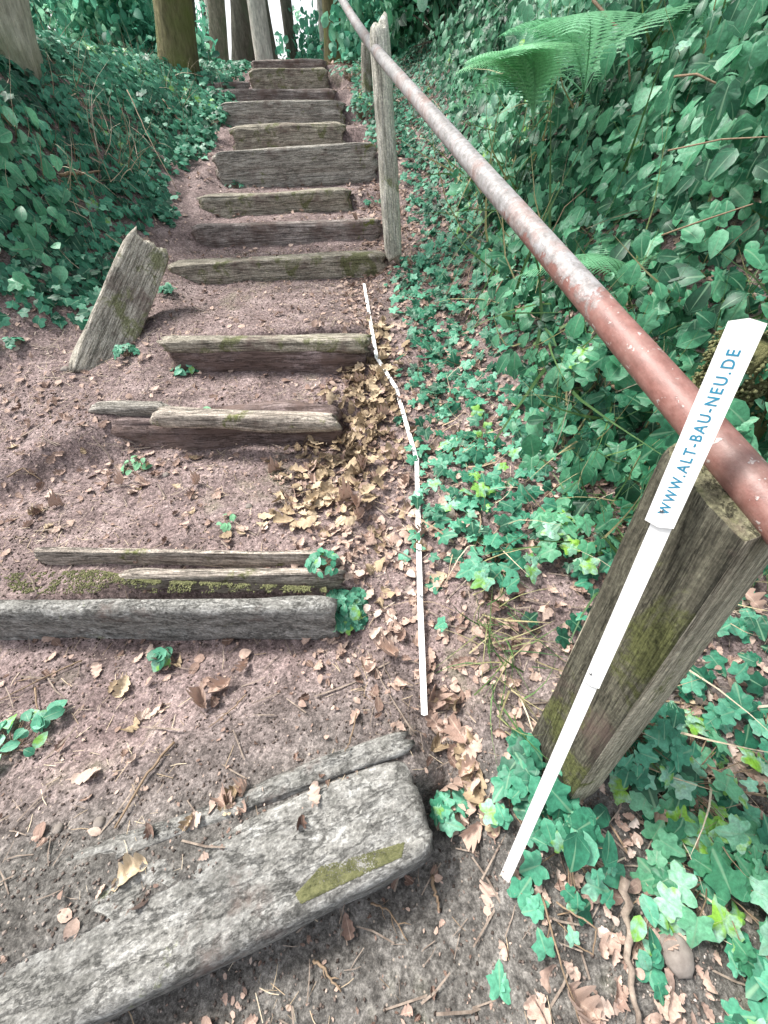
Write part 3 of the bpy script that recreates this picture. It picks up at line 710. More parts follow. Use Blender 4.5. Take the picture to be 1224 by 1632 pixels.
def d_h2(x, y): return d_hedge(x, y)*sst(-.05, .25, fbm(x*2.3+7, y*2.3, o=2))
cover('hedge_foliage', 'ivybig', 'larger overhanging leaves standing out from the hedge in clumps', 'foliage', OVAL+IVYN[:3], (.6, 3.5), (.8, 6), 900, (.05, .10), d_h2, (.15, lambda x, y: .12+.35*sst(.6, 1.3, x)), .9, (-.5, -.6, .0))
cover('broad_leaves', 'ivybig', 'pale broad leaved groundcover at the left edge of the ivy bank', 'foliage', OVAL+IVYN[:2], (-3.0, -1.5), (1.9, 3.2), 1500, (.06, .11), lambda x, y: np.clip(1.2*np.exp(-((x+2.15)/.42)**2-((y-2.62)/.32)**2), 0, 1), (.06, .16), .6, (.25, -.45, 0), lambda x, y, r: r*.5+.42)
def d_litter(x, y):
    e = er_(y); return np.clip(np.exp(-((x-e-.02)/.16)**2)*1.0*sst(.2, .5, y)*(1-sst(3.6, 4.6, y)) + .45*sst(0, .3, x-e)*(1+vn(x*5, y*5)) + .10 + .55*np.clip(vn(x*3+9, y*3), 0, 1)*(x > -2)*(y < 2)*(y > .3), 0, 1)
cover('leaf_litter', 'dry', 'small broken brown leaves littering the path and slope', 'leaf litter', OAK+OVAL[:3], (-2.3, 2.2), (-.3, 8.5), 1300, (.014, .045), d_litter, (.002, .014), .45)
def d_litter2(x, y): return np.clip(1.1*np.exp(-((x-np.interp(y, [.8, 1.2, 1.6, 2.0, 2.2], [-.3, -.16, -.06, .03, .04]))/np.interp(y, [.9, 1.3, 2], [.14, .16, .07]))**2)*sst(.85, 1.1, y)*(1-sst(2.05, 2.25, y)), 0, 1)
cover('leaf_drift', 'tan', 'drift of tan oak leaf scraps beside the bends of the laid rule', 'leaf litter', OAK, (-1, .6), (.7, 2.4), 1500, (.03, .075), d_litter2, (.004, .03), .5)
def d_cr(x, y): return np.clip(.55+.8*fbm(x*4, y*4), .1, 1)*sst(-2.4, -2.2, x)
cover('soil_crumbs', 'crumb', 'loose crumbs of soil and grit on the path', 'soil', [crumb_t], (-1.6, 1.3), (-.35, 1.0), 9000, (.001, .0055), d_cr, (0, .003), 2)
cover('soil_crumbs', 'crumb', 'fine soil crumbs higher up the path', 'soil', [crumb_t], (-2.2, .6), (1.0, 3.2), 4500, (.0015, .0055), d_cr, (0, .003), 2)
chip_t0 = (np.array([[-.5, -.14, 0], [.5, -.1, .05], [.46, .13, .0], [-.45, .12, .06]], float), [np.array([[0, 1, 2, 3]])])
CHIP = [(np.array([[0, 0, .08]]+[[math.cos(a)*(.5-.25*((k*7+i*3) % 5)/5), math.sin(a)*(.28-.14*((k*5+i*2) % 4)/4), .05*((i+k) % 3)] for i, a in enumerate(np.arange(7)/7*6.283)], float), [np.array([[0, i+1, (i+1) % 7+1] for i in range(7)])]) for k in range(5)]
cover('bark_chips', 'dry', 'tiny chips of bark and leaf strewn on the soil', 'soil', CHIP, (-2.2, 1.4), (-.3, 3.2), 1500, (.005, .018), lambda x, y: np.clip(.4+.9*fbm(x*3+5, y*3), .05, 1), (.002, .005), .6)
need_t = [(np.array([[-.5, -.02, 0], [.5, -.015, .04], [.5, .015, .04], [-.5, .02, 0], [0, .05, .03]], float), [np.array([[0, 1, 2, 3]])]), (np.array([[-.5, -.02, 0], [.1, .03, .03], [.5, .14, 0], [.5, .17, 0], [.1, .07, .03], [-.5, .02, 0]], float), [np.array([[0, 1, 4, 5], [1, 2, 3, 4]])])]
cover('needles', 'straw', 'tiny dry needles and bits of twig strewn on the path', 'litter', need_t, (-2.2, 1.4), (-.3, 3.2), 1300, (.012, .045), lambda x, y: np.clip(.35+.9*fbm(x*3+15, y*3), .03, 1), (.002, .006), .35)
cover('rootlets', 'twig', 'dark thin twigs and rootlets strewn on the path', 'litter', need_t, (-2.2, 1.4), (-.3, 4), 420, (.03, .11), lambda x, y: np.clip(.35+.9*fbm(x*2+25, y*2), .03, 1), (.003, .008), .35)
def d_st(x, y): return np.where(x > 0, np.clip(.35*sst(.2, .5, x-er_(y))*(1+1.5*vn(x*3, y*3)), 0, 1), .5*sst(-1.35, -1.7, x)*sst(2.2, 2.6, y))
def stalks(name, mat, label, n_, xr, yr, dfun, ln, seed):
    x = RNG.uniform(*xr, n_); y = RNG.uniform(*yr, n_); k = RNG.random(n_) < dfun(x, y); x, y = x[k], y[k]; n = len(x)
    nr = np.stack([RNG.normal(0, .9, n), RNG.normal(-.3, .9, n), RNG.uniform(.15, .8, n)], -1)
    me = scatter_mesh(name, BLADE, np.stack([x, y, height(x, y)+.01], -1), nr, RNG.random(n)*6.28, RNG.uniform(*ln, n))
    o = link(name, me, None, MT[mat]); tag(o, label, 'grass', kind='stuff')
stalks('dead_stalks', 'straw', 'thin dead stalks tangled in the ivy on both slopes', 14000, (-3, 2.2), (0, 7), d_st, (.08, .28), 1)
stalks('grass', 'grass', 'grass tuft and blades growing between the path and the thick post', 900, (.12, .40), (.3, .95), lambda x, y: np.exp(-((x-.27)/.05)**2-((y-.50)/.13)**2), (.06, .20), 2)
stalks('dead_stalks', 'straw', 'bunches of dead stalks hanging beside the broad pale trunk', 2500, (-2.6, -1.6), (2.8, 4.4), lambda x, y: np.clip(.1+1.3*fbm(x*3, y*3, o=2), 0, 1), (.15, .40), 5)
stalks('grass', 'grass', 'fine green and straw blades poking out of the hedge', 2600, (.6, 2.6), (.8, 4), lambda x, y: np.clip(.3+fbm(x*2, y*2, o=2), 0, 1), (.35, .65), 6)
stalks('grass', 'grass', 'long fine grass below the hedge right of the handrail', 1500, (.5, 1.5), (.6, 1.5), lambda x, y: .5*sst(.5, .7, x), (.1, .32), 3)

# ------------------------------------------------------------------ individual fallen leaves
OAKM = []
for k in range(8):
    v, f = OAKN[k]; me = mesh_np('fallen_leaf', v, f, True, np.full(len(v), .25+.09*k)); a = me.attributes.new('lc', 'FLOAT_VECTOR', 'POINT'); a.data.foreach_set('vector', v.astype(np.float32).ravel()); me.materials.append(MT['dry' if k % 3 else 'tan']); OAKM.append(me)
def fallen(px, py, size, label, group=None, yaw=None, k=None, lift=.008, tilt=.35, z=None):
    p = hit(px, py) if z is None else atZ(px, py, z)
    o = bpy.data.objects.new('fallen_leaf', OAKM[random.randrange(8) if k is None else k]); COL.objects.link(o)
    nrm = normal(np.array([p.x]), np.array([p.y]))[0] if z is None else np.array([0, 0, 1.])
    nv = Vector(nrm)+Vector((random.uniform(-tilt, tilt), random.uniform(-tilt, tilt), 0)); q = nv.to_track_quat('Z', 'Y')
    o.rotation_euler = (q.to_matrix() @ Matrix.Rotation(random.uniform(0, 6.28) if yaw is None else yaw, 3, 'Z')).to_euler()
    size *= .84; o.location = p+Vector((0, 0, lift*.6)); o.scale = (size, size, size*random.uniform(.8, 2.2))
    tag(o, label, 'leaf', group); return o
def leaves(poly, n, sz, label, group):
    for p in range(n):
        q = pts_in(poly, 1)[0]
        u, v = proj(q); fallen(u, v, random.uniform(*sz), label, group)
leaves([(430, 750), (520, 700), (560, 640), (640, 620), (660, 800), (700, 860), (600, 870), (440, 790)], 46, (.05, .085), 'dry oak leaf in the tan drift on the path left of the laid rule', 'oak leaves in the tan drift')
leaves([(540, 590), (600, 590), (625, 625), (560, 650)], 14, (.04, .07), 'dry oak leaf beside the step end where the rule bends twice', 'oak leaves at the rule bends')
leaves([(680, 1050), (740, 1040), (760, 1200), (800, 1330), (720, 1330), (690, 1180)], 26, (.055, .10), 'brown oak leaf heaped between the lower end of the laid rule and the ivy', 'oak leaves in the gully')
leaves([(590, 850), (700, 850), (660, 1100), (590, 1060)], 14, (.05, .08), 'curled brown leaf near the ivy tuft at the end of the long pale beam', 'leaves near the ivy tuft')
leaves([(130, 1040), (420, 1040), (420, 1180), (220, 1190)], 12, (.045, .085), 'curled pinkish leaf on bare soil above the slanting sleeper', 'leaves above the slanting sleeper')
leaves([(0, 700), (300, 700), (430, 800), (400, 850), (0, 850)], 26, (.035, .065), 'small brown leaf on the open earth above the long pale beam', 'leaves on the open earth')
leaves([(270, 1300), (440, 1250), (500, 1222), (430, 1275), (300, 1330)], 12, (.035, .06), 'reddish leaf scrap wedged between the slanting sleeper and the beam behind', 'leaves in the sleeper gap')
leaves([(960, 1080), (1224, 1040), (1224, 1500), (1050, 1350)], 22, (.05, .08), 'brown leaf among the ivy right of the thick post', 'leaves among ivy right of the post')
leaves([(640, 420), (760, 440), (780, 700), (700, 720)], 20, (.04, .07), 'brown leaf on the slope between the path and the dark ivy', 'leaves between path and ivy')
leaves([(530, 290), (600, 300), (640, 390), (560, 380)], 12, (.05, .08), 'tan leaf gathered around the foot of the pale post', 'leaves at the pale post')
fallen(505, 1268, .055, 'pale greenish leaf lying alone on top of the broad slanting sleeper', yaw=2.6, k=7, z=.145, lift=.002, tilt=.05)
fallen(240, 1140, .085, 'largest cream curled leaf above the slanting sleeper', yaw=1.9, k=7)
fallen(205, 1400, .085, 'long pale leaf lying lengthwise on the dark left part of the slanting sleeper', yaw=2.6, k=6, z=.13, tilt=.05)
fallen(135, 1243, .085, 'pale grey lobed leaf on grey soil left of the long thin stick', yaw=1.2, k=7)
fallen(600, 905, .10, 'big tan oak leaf beside the upper end of the ivy tuft', yaw=1.3, k=3)
fallen(700, 935, .09, 'broad yellowish leaf right of the laid rule', yaw=.4, k=6)
fallen(775, 1432, .075, 'pink brown leaf just below the foot of the standing rule', yaw=.8, k=5)
fallen(920, 1600, .085, 'large rosy brown leaf at the bottom edge of the picture', yaw=-.6, k=4)
fallen(860, 1625, .07, 'dull pink leaf cut by the bottom edge, left of the rosy brown one', yaw=1.6, k=5)
fallen(1190, 970, .09, 'big brown dead leaf right of the bleached post side', yaw=.6, k=2, lift=.05)
fallen(458, 692, .035, 'tiny orange leaf on the crumbling earth riser', k=0, lift=.02)

# ------------------------------------------------------------------ small plants (things)
def plant(name, px, py, n, size, rad, hgt, label, mat='ivy', temps=IVYN, bright=.5, cat='plant', p=None, stems=True, group=None):
    p = hit(px, py) if p is None else Vector(p); root = empty(name, p); tag(root, label, cat, group)
    P = []; Nn = []; S = []
    for i in range(n):
        a = random.uniform(0, 6.28); r = rad*math.sqrt(random.random()); h = hgt*(1-.6*(r/rad)**2)*random.uniform(.35, 1)+.008
        P.append((r*math.cos(a), r*math.sin(a), h)); Nn.append((.6*math.cos(a)*r/rad+random.uniform(-.3, .3), .6*math.sin(a)*r/rad-.25+random.uniform(-.3, .3), 1.0))
        if stems: S.append(tube([(0, 0, -.01), (r*math.cos(a)*.5, r*math.sin(a)*.5, h*.7), (r*math.cos(a), r*math.sin(a), h)], [.0015, .0012, .0008], 4, False))
    P = np.array(P); rn = np.clip(RNG.normal(bright, .22, n), 0, .97)
    me = scatter_mesh('leaves', temps, P, np.array(Nn), RNG.random(n)*6.28, size*1.05*(.5+.75*RNG.random(n)), rn); link('leaves', me, root, MT[mat])
    if stems: V, F = join(S); link('stems', mesh_np('stems', V, F), root, MT['straw'])
    return root
p = hit(553, 975); plant('ivy_tuft', 0, 0, 200, .036, .075, .08, 'dense bright ivy tuft at the right end of the long pale beam', bright=.72, p=(p.x-.0, p.y, p.z), cat='ivy', temps=OVAL+IVYN)
p = hit(520, 925); plant('ivy_tuft', 0, 0, 26, .03, .05, .05, 'small ivy sprig over the corner of the long pale beam', bright=.7, p=(p.x, p.y, .25), cat='ivy', temps=OVAL)
plant('seedling', 262, 1055, 7, .042, .03, .04, 'three leaved seedling on the soil below the long pale beam', bright=.7, temps=OVAL)
plant('seedling', 297, 594, 16, .05, .06, .04, 'low green rosette at the foot of the brown riser', bright=.72, temps=OVAL)
plant('seedling', 22, 1195, 22, .036, .08, .05, 'bright green weed at the left edge above the slanting sleeper', bright=.85, temps=OVAL)
plant('seedling', 85, 1148, 5, .04, .03, .04, 'tiny green sprig right of the weed at the left edge', bright=.75, temps=OVAL)
plant('seedling', 220, 745, 12, .035, .06, .03, 'pale olive weed on the open earth', mat='fern', bright=.6, temps=OVAL)
plant('seedling', 335, 662, 8, .025, .03, .02, 'tiny weed against the pale split beam', mat='fern', bright=.6, temps=OVAL)
plant('seedling', 360, 836, 8, .03, .035, .025, 'faint green sprig above the thin strip of wood', mat='fern', bright=.5, temps=OVAL)
plant('seedling', 268, 468, 12, .05, .05, .05, 'green tuft under the left end of the wide sleeper', bright=.6)
plant('seedling', 200, 568, 16, .045, .06, .05, 'ivy shoots at the foot of the leaning timber', bright=.5)
plant('seedling', 15, 555, 10, .05, .06, .05, 'green sprig at the left edge above the open earth', bright=.6)
plant('ivy_plant', 950, 625, 26, .075, .14, .2, 'large bright leaved ivy plant beneath the red part of the handrail', bright=.85, cat='ivy', mat='ivybig')
plant('ivy_plant', 900, 1350, 34, .05, .09, .10, 'glossy ivy plant right of the foot of the standing rule', bright=.6, cat='ivy', temps=OVAL+IVYN)
plant('ivy_plant', 735, 1290, 10, .055, .06, .04, 'three pale ivy leaves between the slanting sleeper and the standing rule', bright=.85, cat='ivy')
plant('ivy_plant', 815, 1290, 12, .055, .06, .05, 'ivy leaves touching the lower left side of the standing rule', bright=.75, cat='ivy')
plant('ivy_plant', 795, 1582, 2, .06, .015, .02, 'single bluish ivy leaf near the bottom edge', bright=.75, cat='ivy')
plant('ivy_plant', 1035, 1565, 2, .055, .015, .02, 'single bright ivy leaf right of the dark stick', bright=.9, cat='ivy')
plant('ivy_plant', 880, 1460, 7, .045, .07, .03, 'loose trailing ivy below the glossy ivy plant', bright=.6, cat='ivy')
plant('ivy_plant', 1015, 1490, 8, .045, .05, .05, 'green shoots just right of the dark stick', bright=.85, cat='ivy', temps=OVAL)
plant('ivy_plant', 850, 1235, 30, .06, .08, .08, 'dark ivy clump at the left foot of the thick post', bright=.45, cat='ivy')
plant('ivy_plant', 985, 1165, 80, .045, .12, .17, 'ivy climbing over the right foot of the thick post', bright=.6, cat='ivy')
plant('ivy_plant', 745, 720, 30, .045, .10, .05, 'ivy patch right of the bend in the laid rule', bright=.7, cat='ivy')
plant('ivy_plant', 790, 900, 34, .055, .11, .07, 'bright ivy patch left of the thick post', bright=.75, cat='ivy')
plant('ivy_plant', 905, 870, 40, .06, .12, .10, 'large leaved ivy against the left side of the thick post', bright=.8, cat='ivy', mat='ivybig')
plant('ivy_plant', 1090, 1250, 60, .06, .17, .07, 'wide ivy patch on the ground right of the thick post', bright=.75, cat='ivy', mat='ivybig')
plant('ivy_plant', 1130, 1400, 50, .065, .15, .06, 'ivy patch lower right of the thick post, large pale leaves', bright=.75, cat='ivy', mat='ivybig')
plant('ivy_plant', 1210, 1600, 18, .06, .09, .05, 'ivy in the bottom right corner', bright=.7, cat='ivy')

for q in [(578, 190, 60, .045, .16, .16, 'ivy mound between the mossy step and the pale post'), (560, 130, 60, .05, .22, .2, 'ivy mound right of the narrow upper sleepers'), (600, 225, 26, .04, .09, .08, 'low ivy beside the right end of the tallest step face'),
          (330, 200, 26, .045, .16, .08, 'sparse ivy left of the mossy step'), (300, 160, 30, .05, .2, .08, 'sparse ivy left of the upper sleepers'), (590, 330, 14, .045, .09, .05, 'few ivy leaves left of the pale post foot'), (375, 300, 14, .04, .08, .04, 'small green weeds at the foot of the tallest step face')]:
    plant('ivy_plant', q[0], q[1], q[2], q[3], q[4], q[5], q[6], bright=.6, cat='ivy')
def fern(base, n, ln, yaw0, spread, label, bright=.6, elr=(.6, 1.1)):
    root = empty('fern', base); tag(root, label, 'fern')
    for k in range(n):
        yaw = yaw0+spread*(k/(max(1, n-1))-.5)+random.uniform(-.12, .12); l = ln*random.uniform(.8, 1.1); parts = []; el = random.uniform(*elr)
        m_ = 34; P = []
        for i in range(m_+1):
            t = i/m_; r = l*(t*math.cos(el)*.9+.25*t*t); h = l*(math.sin(el)*t-.62*t*t); P.append((r*math.cos(yaw), r*math.sin(yaw), h))
        V, Fs = tube(P, np.linspace(.0025, .0006, m_+1), 4, False); parts.append((V, Fs))
        d = np.array([-math.sin(yaw), math.cos(yaw), 0])
        for i in range(4, m_+1):
            t = i/m_; wl = l*.27*math.sin(math.pi*min(1, (1-t)*.96+.04))**.8*(1 if t > .3 else t/.3)
            tan = np.array(P[i])-np.array(P[i-1]); tan /= np.linalg.norm(tan)
            for s_ in (-1, 1):
                q = 9; A = []
                for j in range(q+1):
                    u = j/q; c = np.array(P[i])+s_*d*wl*u+tan*wl*.3*u+np.array([0, 0, -.14*wl*u*u]); hw = l*.0135*(1-u*.85)*(1 if j % 2 else .5)
                    A += [c-tan*hw, c+tan*hw]
                A = np.array(A); parts.append((A, [np.array([[j*2, j*2+2, j*2+3, j*2+1] for j in range(q)])]))
        V, F = join(parts); link('frond', mesh_np('frond', V, F, True, np.full(len(V), np.clip(random.gauss(bright, .15), 0, 1))), root, MT['fern'])
    return root
b0 = atY(850, 195, 2.2); fern((b0.x, b0.y, b0.z), 9, .5, 2.9, 2.8, 'large bright fern arching above the handrail in the hedge', .75, (1.05, 1.35))
b0 = atY(930, 150, 2.3); fern((b0.x, b0.y, b0.z), 6, .7, 2.2, 4.0, 'darker fern behind the hedge right of the large bright fern', .35)
b0 = atY(1000, 430, 1.55); fern((b0.x, b0.y, b0.z-.05), 5, .4, 2.0, 3.0, 'small low fern among the hedge leaves above the thick post', .4)

# ------------------------------------------------------------------ sticks and stems
def stick(pix, r, label, name='stick', cat='stick', mat='twig', lift=.01, lifts=None, taper=.5, forks=0):
    P = [hit(*q)+Vector((0, 0, (lift if lifts is None else lifts[i]))) for i, q in enumerate(pix)]
    Q = []
    for i in range(len(P)-1):
        for k in range(6): Q.append(P[i].lerp(P[i+1], k/6)+Vector((random.uniform(-1, 1), random.uniform(-1, 1), random.uniform(-.5, 1)))*r*.7)
    Q.append(P[-1]); c = Q[0].copy(); Q = [q-c for q in Q]
    parts = [tube(Q, np.linspace(r, r*taper, len(Q)), 7, True, .25, 8, random.random()*9)]
    for f in range(forks):
        i = random.randrange(3, len(Q)-3); d = (Q[-1]-Q[0]).normalized(); e = Vector((-d.y, d.x, .2))*random.choice((-1, 1)); l = (Q[-1]-Q[0]).length*random.uniform(.12, .25)
        parts.append(tube([Q[i], Q[i]+(d+e)*l*.5, Q[i]+(d*1.2+e*.8)*l], [r*.5, r*.4, r*.2], 5))
    V, F = join(parts); o = link(name, mesh_np(name, V, F), None, MT[mat]); o.location = c; tag(o, label, cat); return o
stick([(985, 1405), (992, 1510), (1010, 1632)], .0085, 'thick dark stick standing in the soil at bottom right', lifts=[.03, .02, .02])
stick([(280, 1185), (240, 1235), (188, 1322)], .0035, 'long thin pale stick on the grey soil left of the slanting sleeper', mat='straw', taper=.7)
stick([(570, 1145), (560, 1190), (552, 1205)], .002, 'short thin twig upright on the beam behind the slanting sleeper', mat='straw', lift=.03)
stick([(135, 1055), (80, 1080), (0, 1120)], .0025, 'long twig on the soil at the left edge under the pale beam', mat='straw', forks=2)
stick([(395, 1110), (370, 1135), (335, 1162)], .002, 'small bent twig among the pinkish leaves', mat='straw', forks=1)
stick([(60, 1100), (66, 1140), (62, 1180)], .0025, 'little crooked twig beside the left edge weed', mat='straw')
stick([(688, 1395), (692, 1420), (700, 1452)], .0045, 'stubby pale root just below the sleeper end', mat='straw')
stick([(500, 1530), (520, 1545), (545, 1580)], .003, 'forked pale rootlet on the bottom soil', mat='straw', forks=2)
stick([(590, 1440), (620, 1450), (650, 1500)], .0022, 'fine branching root below the mossy sleeper end', mat='straw', forks=3)
stick([(860, 1430), (875, 1520), (920, 1632)], .0022, 'long arching runner at the bottom below the ivy', mat='straw', lifts=[.02, .06, .02])
stick([(880, 1440), (935, 1480), (935, 1520), (900, 1500)], .0018, 'looping thin runner around the trailing ivy', mat='straw', lifts=[.03, .05, .03, .02])
stick([(835, 418), (800, 470), (755, 535)], .0055, 'straight bleached stick leaning on the slope below the rail', mat='straw', lifts=[.10, .07, .04])
stick([(965, 640), (985, 665), (1000, 690)], .006, 'short pale broken branch between the ivy and the post', mat='straw', lift=.06)
stick([(660, 1170), (620, 1110), (585, 1040)], .0025, 'thin twig crossing the lower end of the laid rule', mat='twig', forks=2)
stick([(265, 175), (285, 200), (302, 215)], .013, 'pale cut branch lying near the top of the left bank', mat='straw', lift=.05)
stick([(110, 310), (140, 306), (175, 300)], .009, 'pinkish bare branch across the left ivy bank', mat='straw', lift=.08)
stick([(215, 180), (250, 260), (290, 330)], .004, 'long thin bramble stem down the left bank', mat='straw', lifts=[.12, .14, .1])
stick([(225, 480), (235, 440), (180, 400)], .004, 'dry stem behind the leaning timber', mat='straw', lift=.08)
stick([(15, 765), (40, 750), (70, 770)], .003, 'curled rootlet on the open earth at the left edge', mat='straw', forks=2)
stick([(150, 700), (175, 728), (180, 745)], .0025, 'little twig near the olive weed', mat='twig')
def stem(pp, r, label, mat='straw'):
    P = [atY(*q) for q in pp]; c = P[0].copy(); Q = []
    for i in range(len(P)-1):
        for k in range(5): Q.append(P[i].lerp(P[i+1], k/5)-c)
    Q.append(P[-1]-c); V, F = tube(Q, np.linspace(r, r*.6, len(Q)), 6, True, .2, 8, 3.3); o = link('bare_stem', mesh_np('bare_stem', V, F), None, MT[mat]); o.location = c; tag(o, label, 'stem')
stem([(945, 0, 2.6), (975, 35, 2.5), (1000, 60, 2.4), (1004, 130, 2.3)], .006, 'bleached crooked stem high in the hedge at the top')
stem([(1075, 122, 1.9), (1110, 118, 1.8), (1145, 135, 1.75)], .004, 'arched pale stem in the hedge right of the ferns')
stem([(1055, 375, 1.35), (1110, 355, 1.25), (1200, 325, 1.15)], .0028, 'thin straw coloured bramble stem across the hedge')
stem([(1065, 240, 1.55), (1150, 222, 1.4), (1224, 218, 1.3)], .0025, 'green brown runner above the bramble stem in the hedge')
stem([(860, 410, 1.9), (900, 330, 1.9), (935, 300, 1.9)], .0025, 'fine upright dry stem just above the handrail')
# mossy stump by the right end of the rail
def stump():
    c_ = atY(1190, 590, .98); SH = max(.2, c_.z-hz(c_.x, .98)+.1); c = Vector((c_.x, .98, hz(c_.x, .98)-.03)); root = empty('mossy_stump', c); tag(root, 'mossy broken tree stump behind the thick post at the right edge', 'stump')
    n = 16; zz = np.linspace(0, SH, n); V, Fs = tube([(0, 0, z) for z in zz], [.13-.05*min(1, z*3)+.012*math.sin(z*20) for z in zz], 28, True, .45, 9, 4.2)
    V[:, 2] += np.where(V[:, 2] > SH-.06, .05*fbm(V[:, 0]*30, V[:, 1]*30), 0); link('wood', mesh_np('wood', V, Fs), root, MT['barkolive'])
    n = 1800; a = RNG.random(n)*6.28; z = SH*RNG.random(n)**.5; r = .075+.03*RNG.random(n); P = np.stack([r*np.cos(a), r*np.sin(a), z], -1)
    link('moss_cushion', scatter_mesh('moss_cushion', [crumb_t], P, RNG.normal(size=(n, 3)), a, .003+.007*RNG.random(n)), root, MT['moss'])
stump()
# stones
def stone(px, py, r, label):
    p = hit(px, py); n = 14; V, Fs = tube([(0, 0, r*.7*math.cos(math.pi*k/(n-1))) for k in range(n)], [max(.001, r*math.sin(math.pi*k/(n-1))) for k in range(n)], 16, True, .35, 7, px*.13)
    o = link('stone', mesh_np('stone', V, Fs), None, MT['stone']); o.location = p+Vector((0, 0, r*.15)); tag(o, label, 'stone')
for q in [(1075, 1520, .028, 'round brown stone right of the bright single ivy leaf'), (160, 1312, .012, 'small white pebble left of the long pale leaf'), (95, 1322, .010, 'tiny pale pebble on grey soil at lower left'), (370, 345, .03, 'white stone on the tread above the worn brown sleeper'),
          (540, 1320, .007, 'tiny pebble on the bottom sleeper'), (265, 758, .014, 'small white stone on the open earth'), (397, 808, .013, 'greyish pebble on the open earth above the thin strip'), (105, 590, .02, 'flat stone beside the leaning timber'),
          (535, 380, .014, 'pebble on the tread above the wide sleeper')]:
    if 'bottom sleeper' in q[3]: continue
    stone(*q)

# ------------------------------------------------------------------ trees and woodland
def crown_mesh(n=1500, seed=3):
    r = np.random.default_rng(seed); c = r.normal(size=(26, 3))*np.array([1.3, 1.3, .9]); i = r.integers(0, 26, n); P = c[i]+r.normal(size=(n, 3))*.42
    return scatter_mesh('crown', OVAL, P, r.normal(size=(n, 3))+np.array([0, 0, .6]), r.random(n)*6.28, .12+.14*r.random(n))
CR = [crown_mesh(600, s_) for s_ in (3, 4, 5)]
for m_ in CR: m_.materials.append(MT['far'])
def tree(px, py, Y, r, mat, label, lean=0.0, hgt=7.5, flare=.5, leanpx=None, z=None):
    p = atY(px, py, Y); bz = hz(p.x, p.y); root = empty('tree', (p.x, p.y, bz-.1)); tag(root, label, 'tree', 'trees of the wood around the path')
    top = atY(px+(0 if leanpx is None else leanpx), py-100, Y); lx = (top.x-p.x)/max(.3, (top.z-p.z)) if leanpx is not None else 0
    n = 40; zz = np.linspace(0, hgt, n); P = [(lx*z+.05*math.sin(z*1.3+px), .03*math.cos(z*.9+px), z) for z in zz]
    R = [r*(1-.35*z/hgt)+r*flare*math.exp(-z/.22) for z in zz]
    V, Fs = tube(P, R, 26, True, .16, 9, px*.37); trunk = link('trunk', mesh_np('trunk', V, Fs), root, MT[mat])
    parts = []
    for k in range(5):
        a = random.uniform(0, 6.28); z = hgt*random.uniform(.7, .97); c = np.array([lx*z, 0, z]); l = random.uniform(1.0, 1.8)
        parts.append(tube([c, c+np.array([math.cos(a)*l*.5, math.sin(a)*l*.5, l*.35]), c+np.array([math.cos(a)*l, math.sin(a)*l, l*.9])], [r*.3, r*.2, r*.08], 7))
    V, F = join(parts); link('limbs', mesh_np('limbs', V, F), trunk, MT[mat])
    c = bpy.data.objects.new('crown', CR[random.randrange(3)]); COL.objects.link(c); c.parent = root; c.location = (lx*hgt, 0, hgt+.8); c.rotation_euler[2] = random.uniform(0, 6)
    return root
tree(10, 125, 3.7, .22, 'barkleft', 'broad pale mottled trunk at the upper left edge', flare=.3, leanpx=-12)
tree(283, 128, 6.3, .17, 'barkolive', 'thick mossy olive trunk leaning over the left bank', flare=.5, leanpx=-14)
tree(190, 80, 11, .22, 'bark', 'slim greenish trunk between the two thick left trunks', leanpx=-10)
tree(306, 105, 10.5, .17, 'barkdark', 'slim dark trunk just right of the mossy olive trunk', leanpx=-14)
tree(345, 90, 15, .2, 'bark', 'distant grey trunk left of the pale trunk', leanpx=-10)
tree(378, 105, 10.0, .16, 'barkdark', 'short dark stemmed tree left of the pale trunk near the top step', leanpx=-4)
tree(426, 92, 9.5, .135, 'barkpale', 'pale smooth trunk with white base rising behind the top step', leanpx=-18, flare=.15)
tree(468, 88, 16, .15, 'barkdark', 'thin near black trunk right of the pale trunk', leanpx=-12)
tree(516, 92, 15, .14, 'barkpale', 'slender light trunk left of where the handrail leaves the picture', leanpx=-6)
tree(538, 95, 11, .17, 'barkolive', 'olive trunk crossed by the upper end of the handrail', leanpx=-6)
tree(592, 80, 13, .15, 'bark', 'green grey trunk directly behind the pale post', leanpx=-4)
tree(622, 75, 9.5, .14, 'bark', 'grey green trunk right of the pale post top', leanpx=-2)
tree(700, 60, 9, .10, 'barkdark', 'dark slim trunk in the undergrowth left of the big fern', leanpx=0)
tree(1050, 10, 4.6, .09, 'barkolive', 'brown slanting trunk in the hedge at the upper right', leanpx=30)
tree(150, 60, 16, .25, 'barkdark', 'shadowy trunk beside the broad pale one', leanpx=-8)
tree(240, 60, 20, .2, 'bark', 'far trunk against the bright gap of sky', leanpx=-8)
tree(395, 70, 22, .22, 'bark', 'far greenish trunk immediately left of the pale trunk', leanpx=-8)

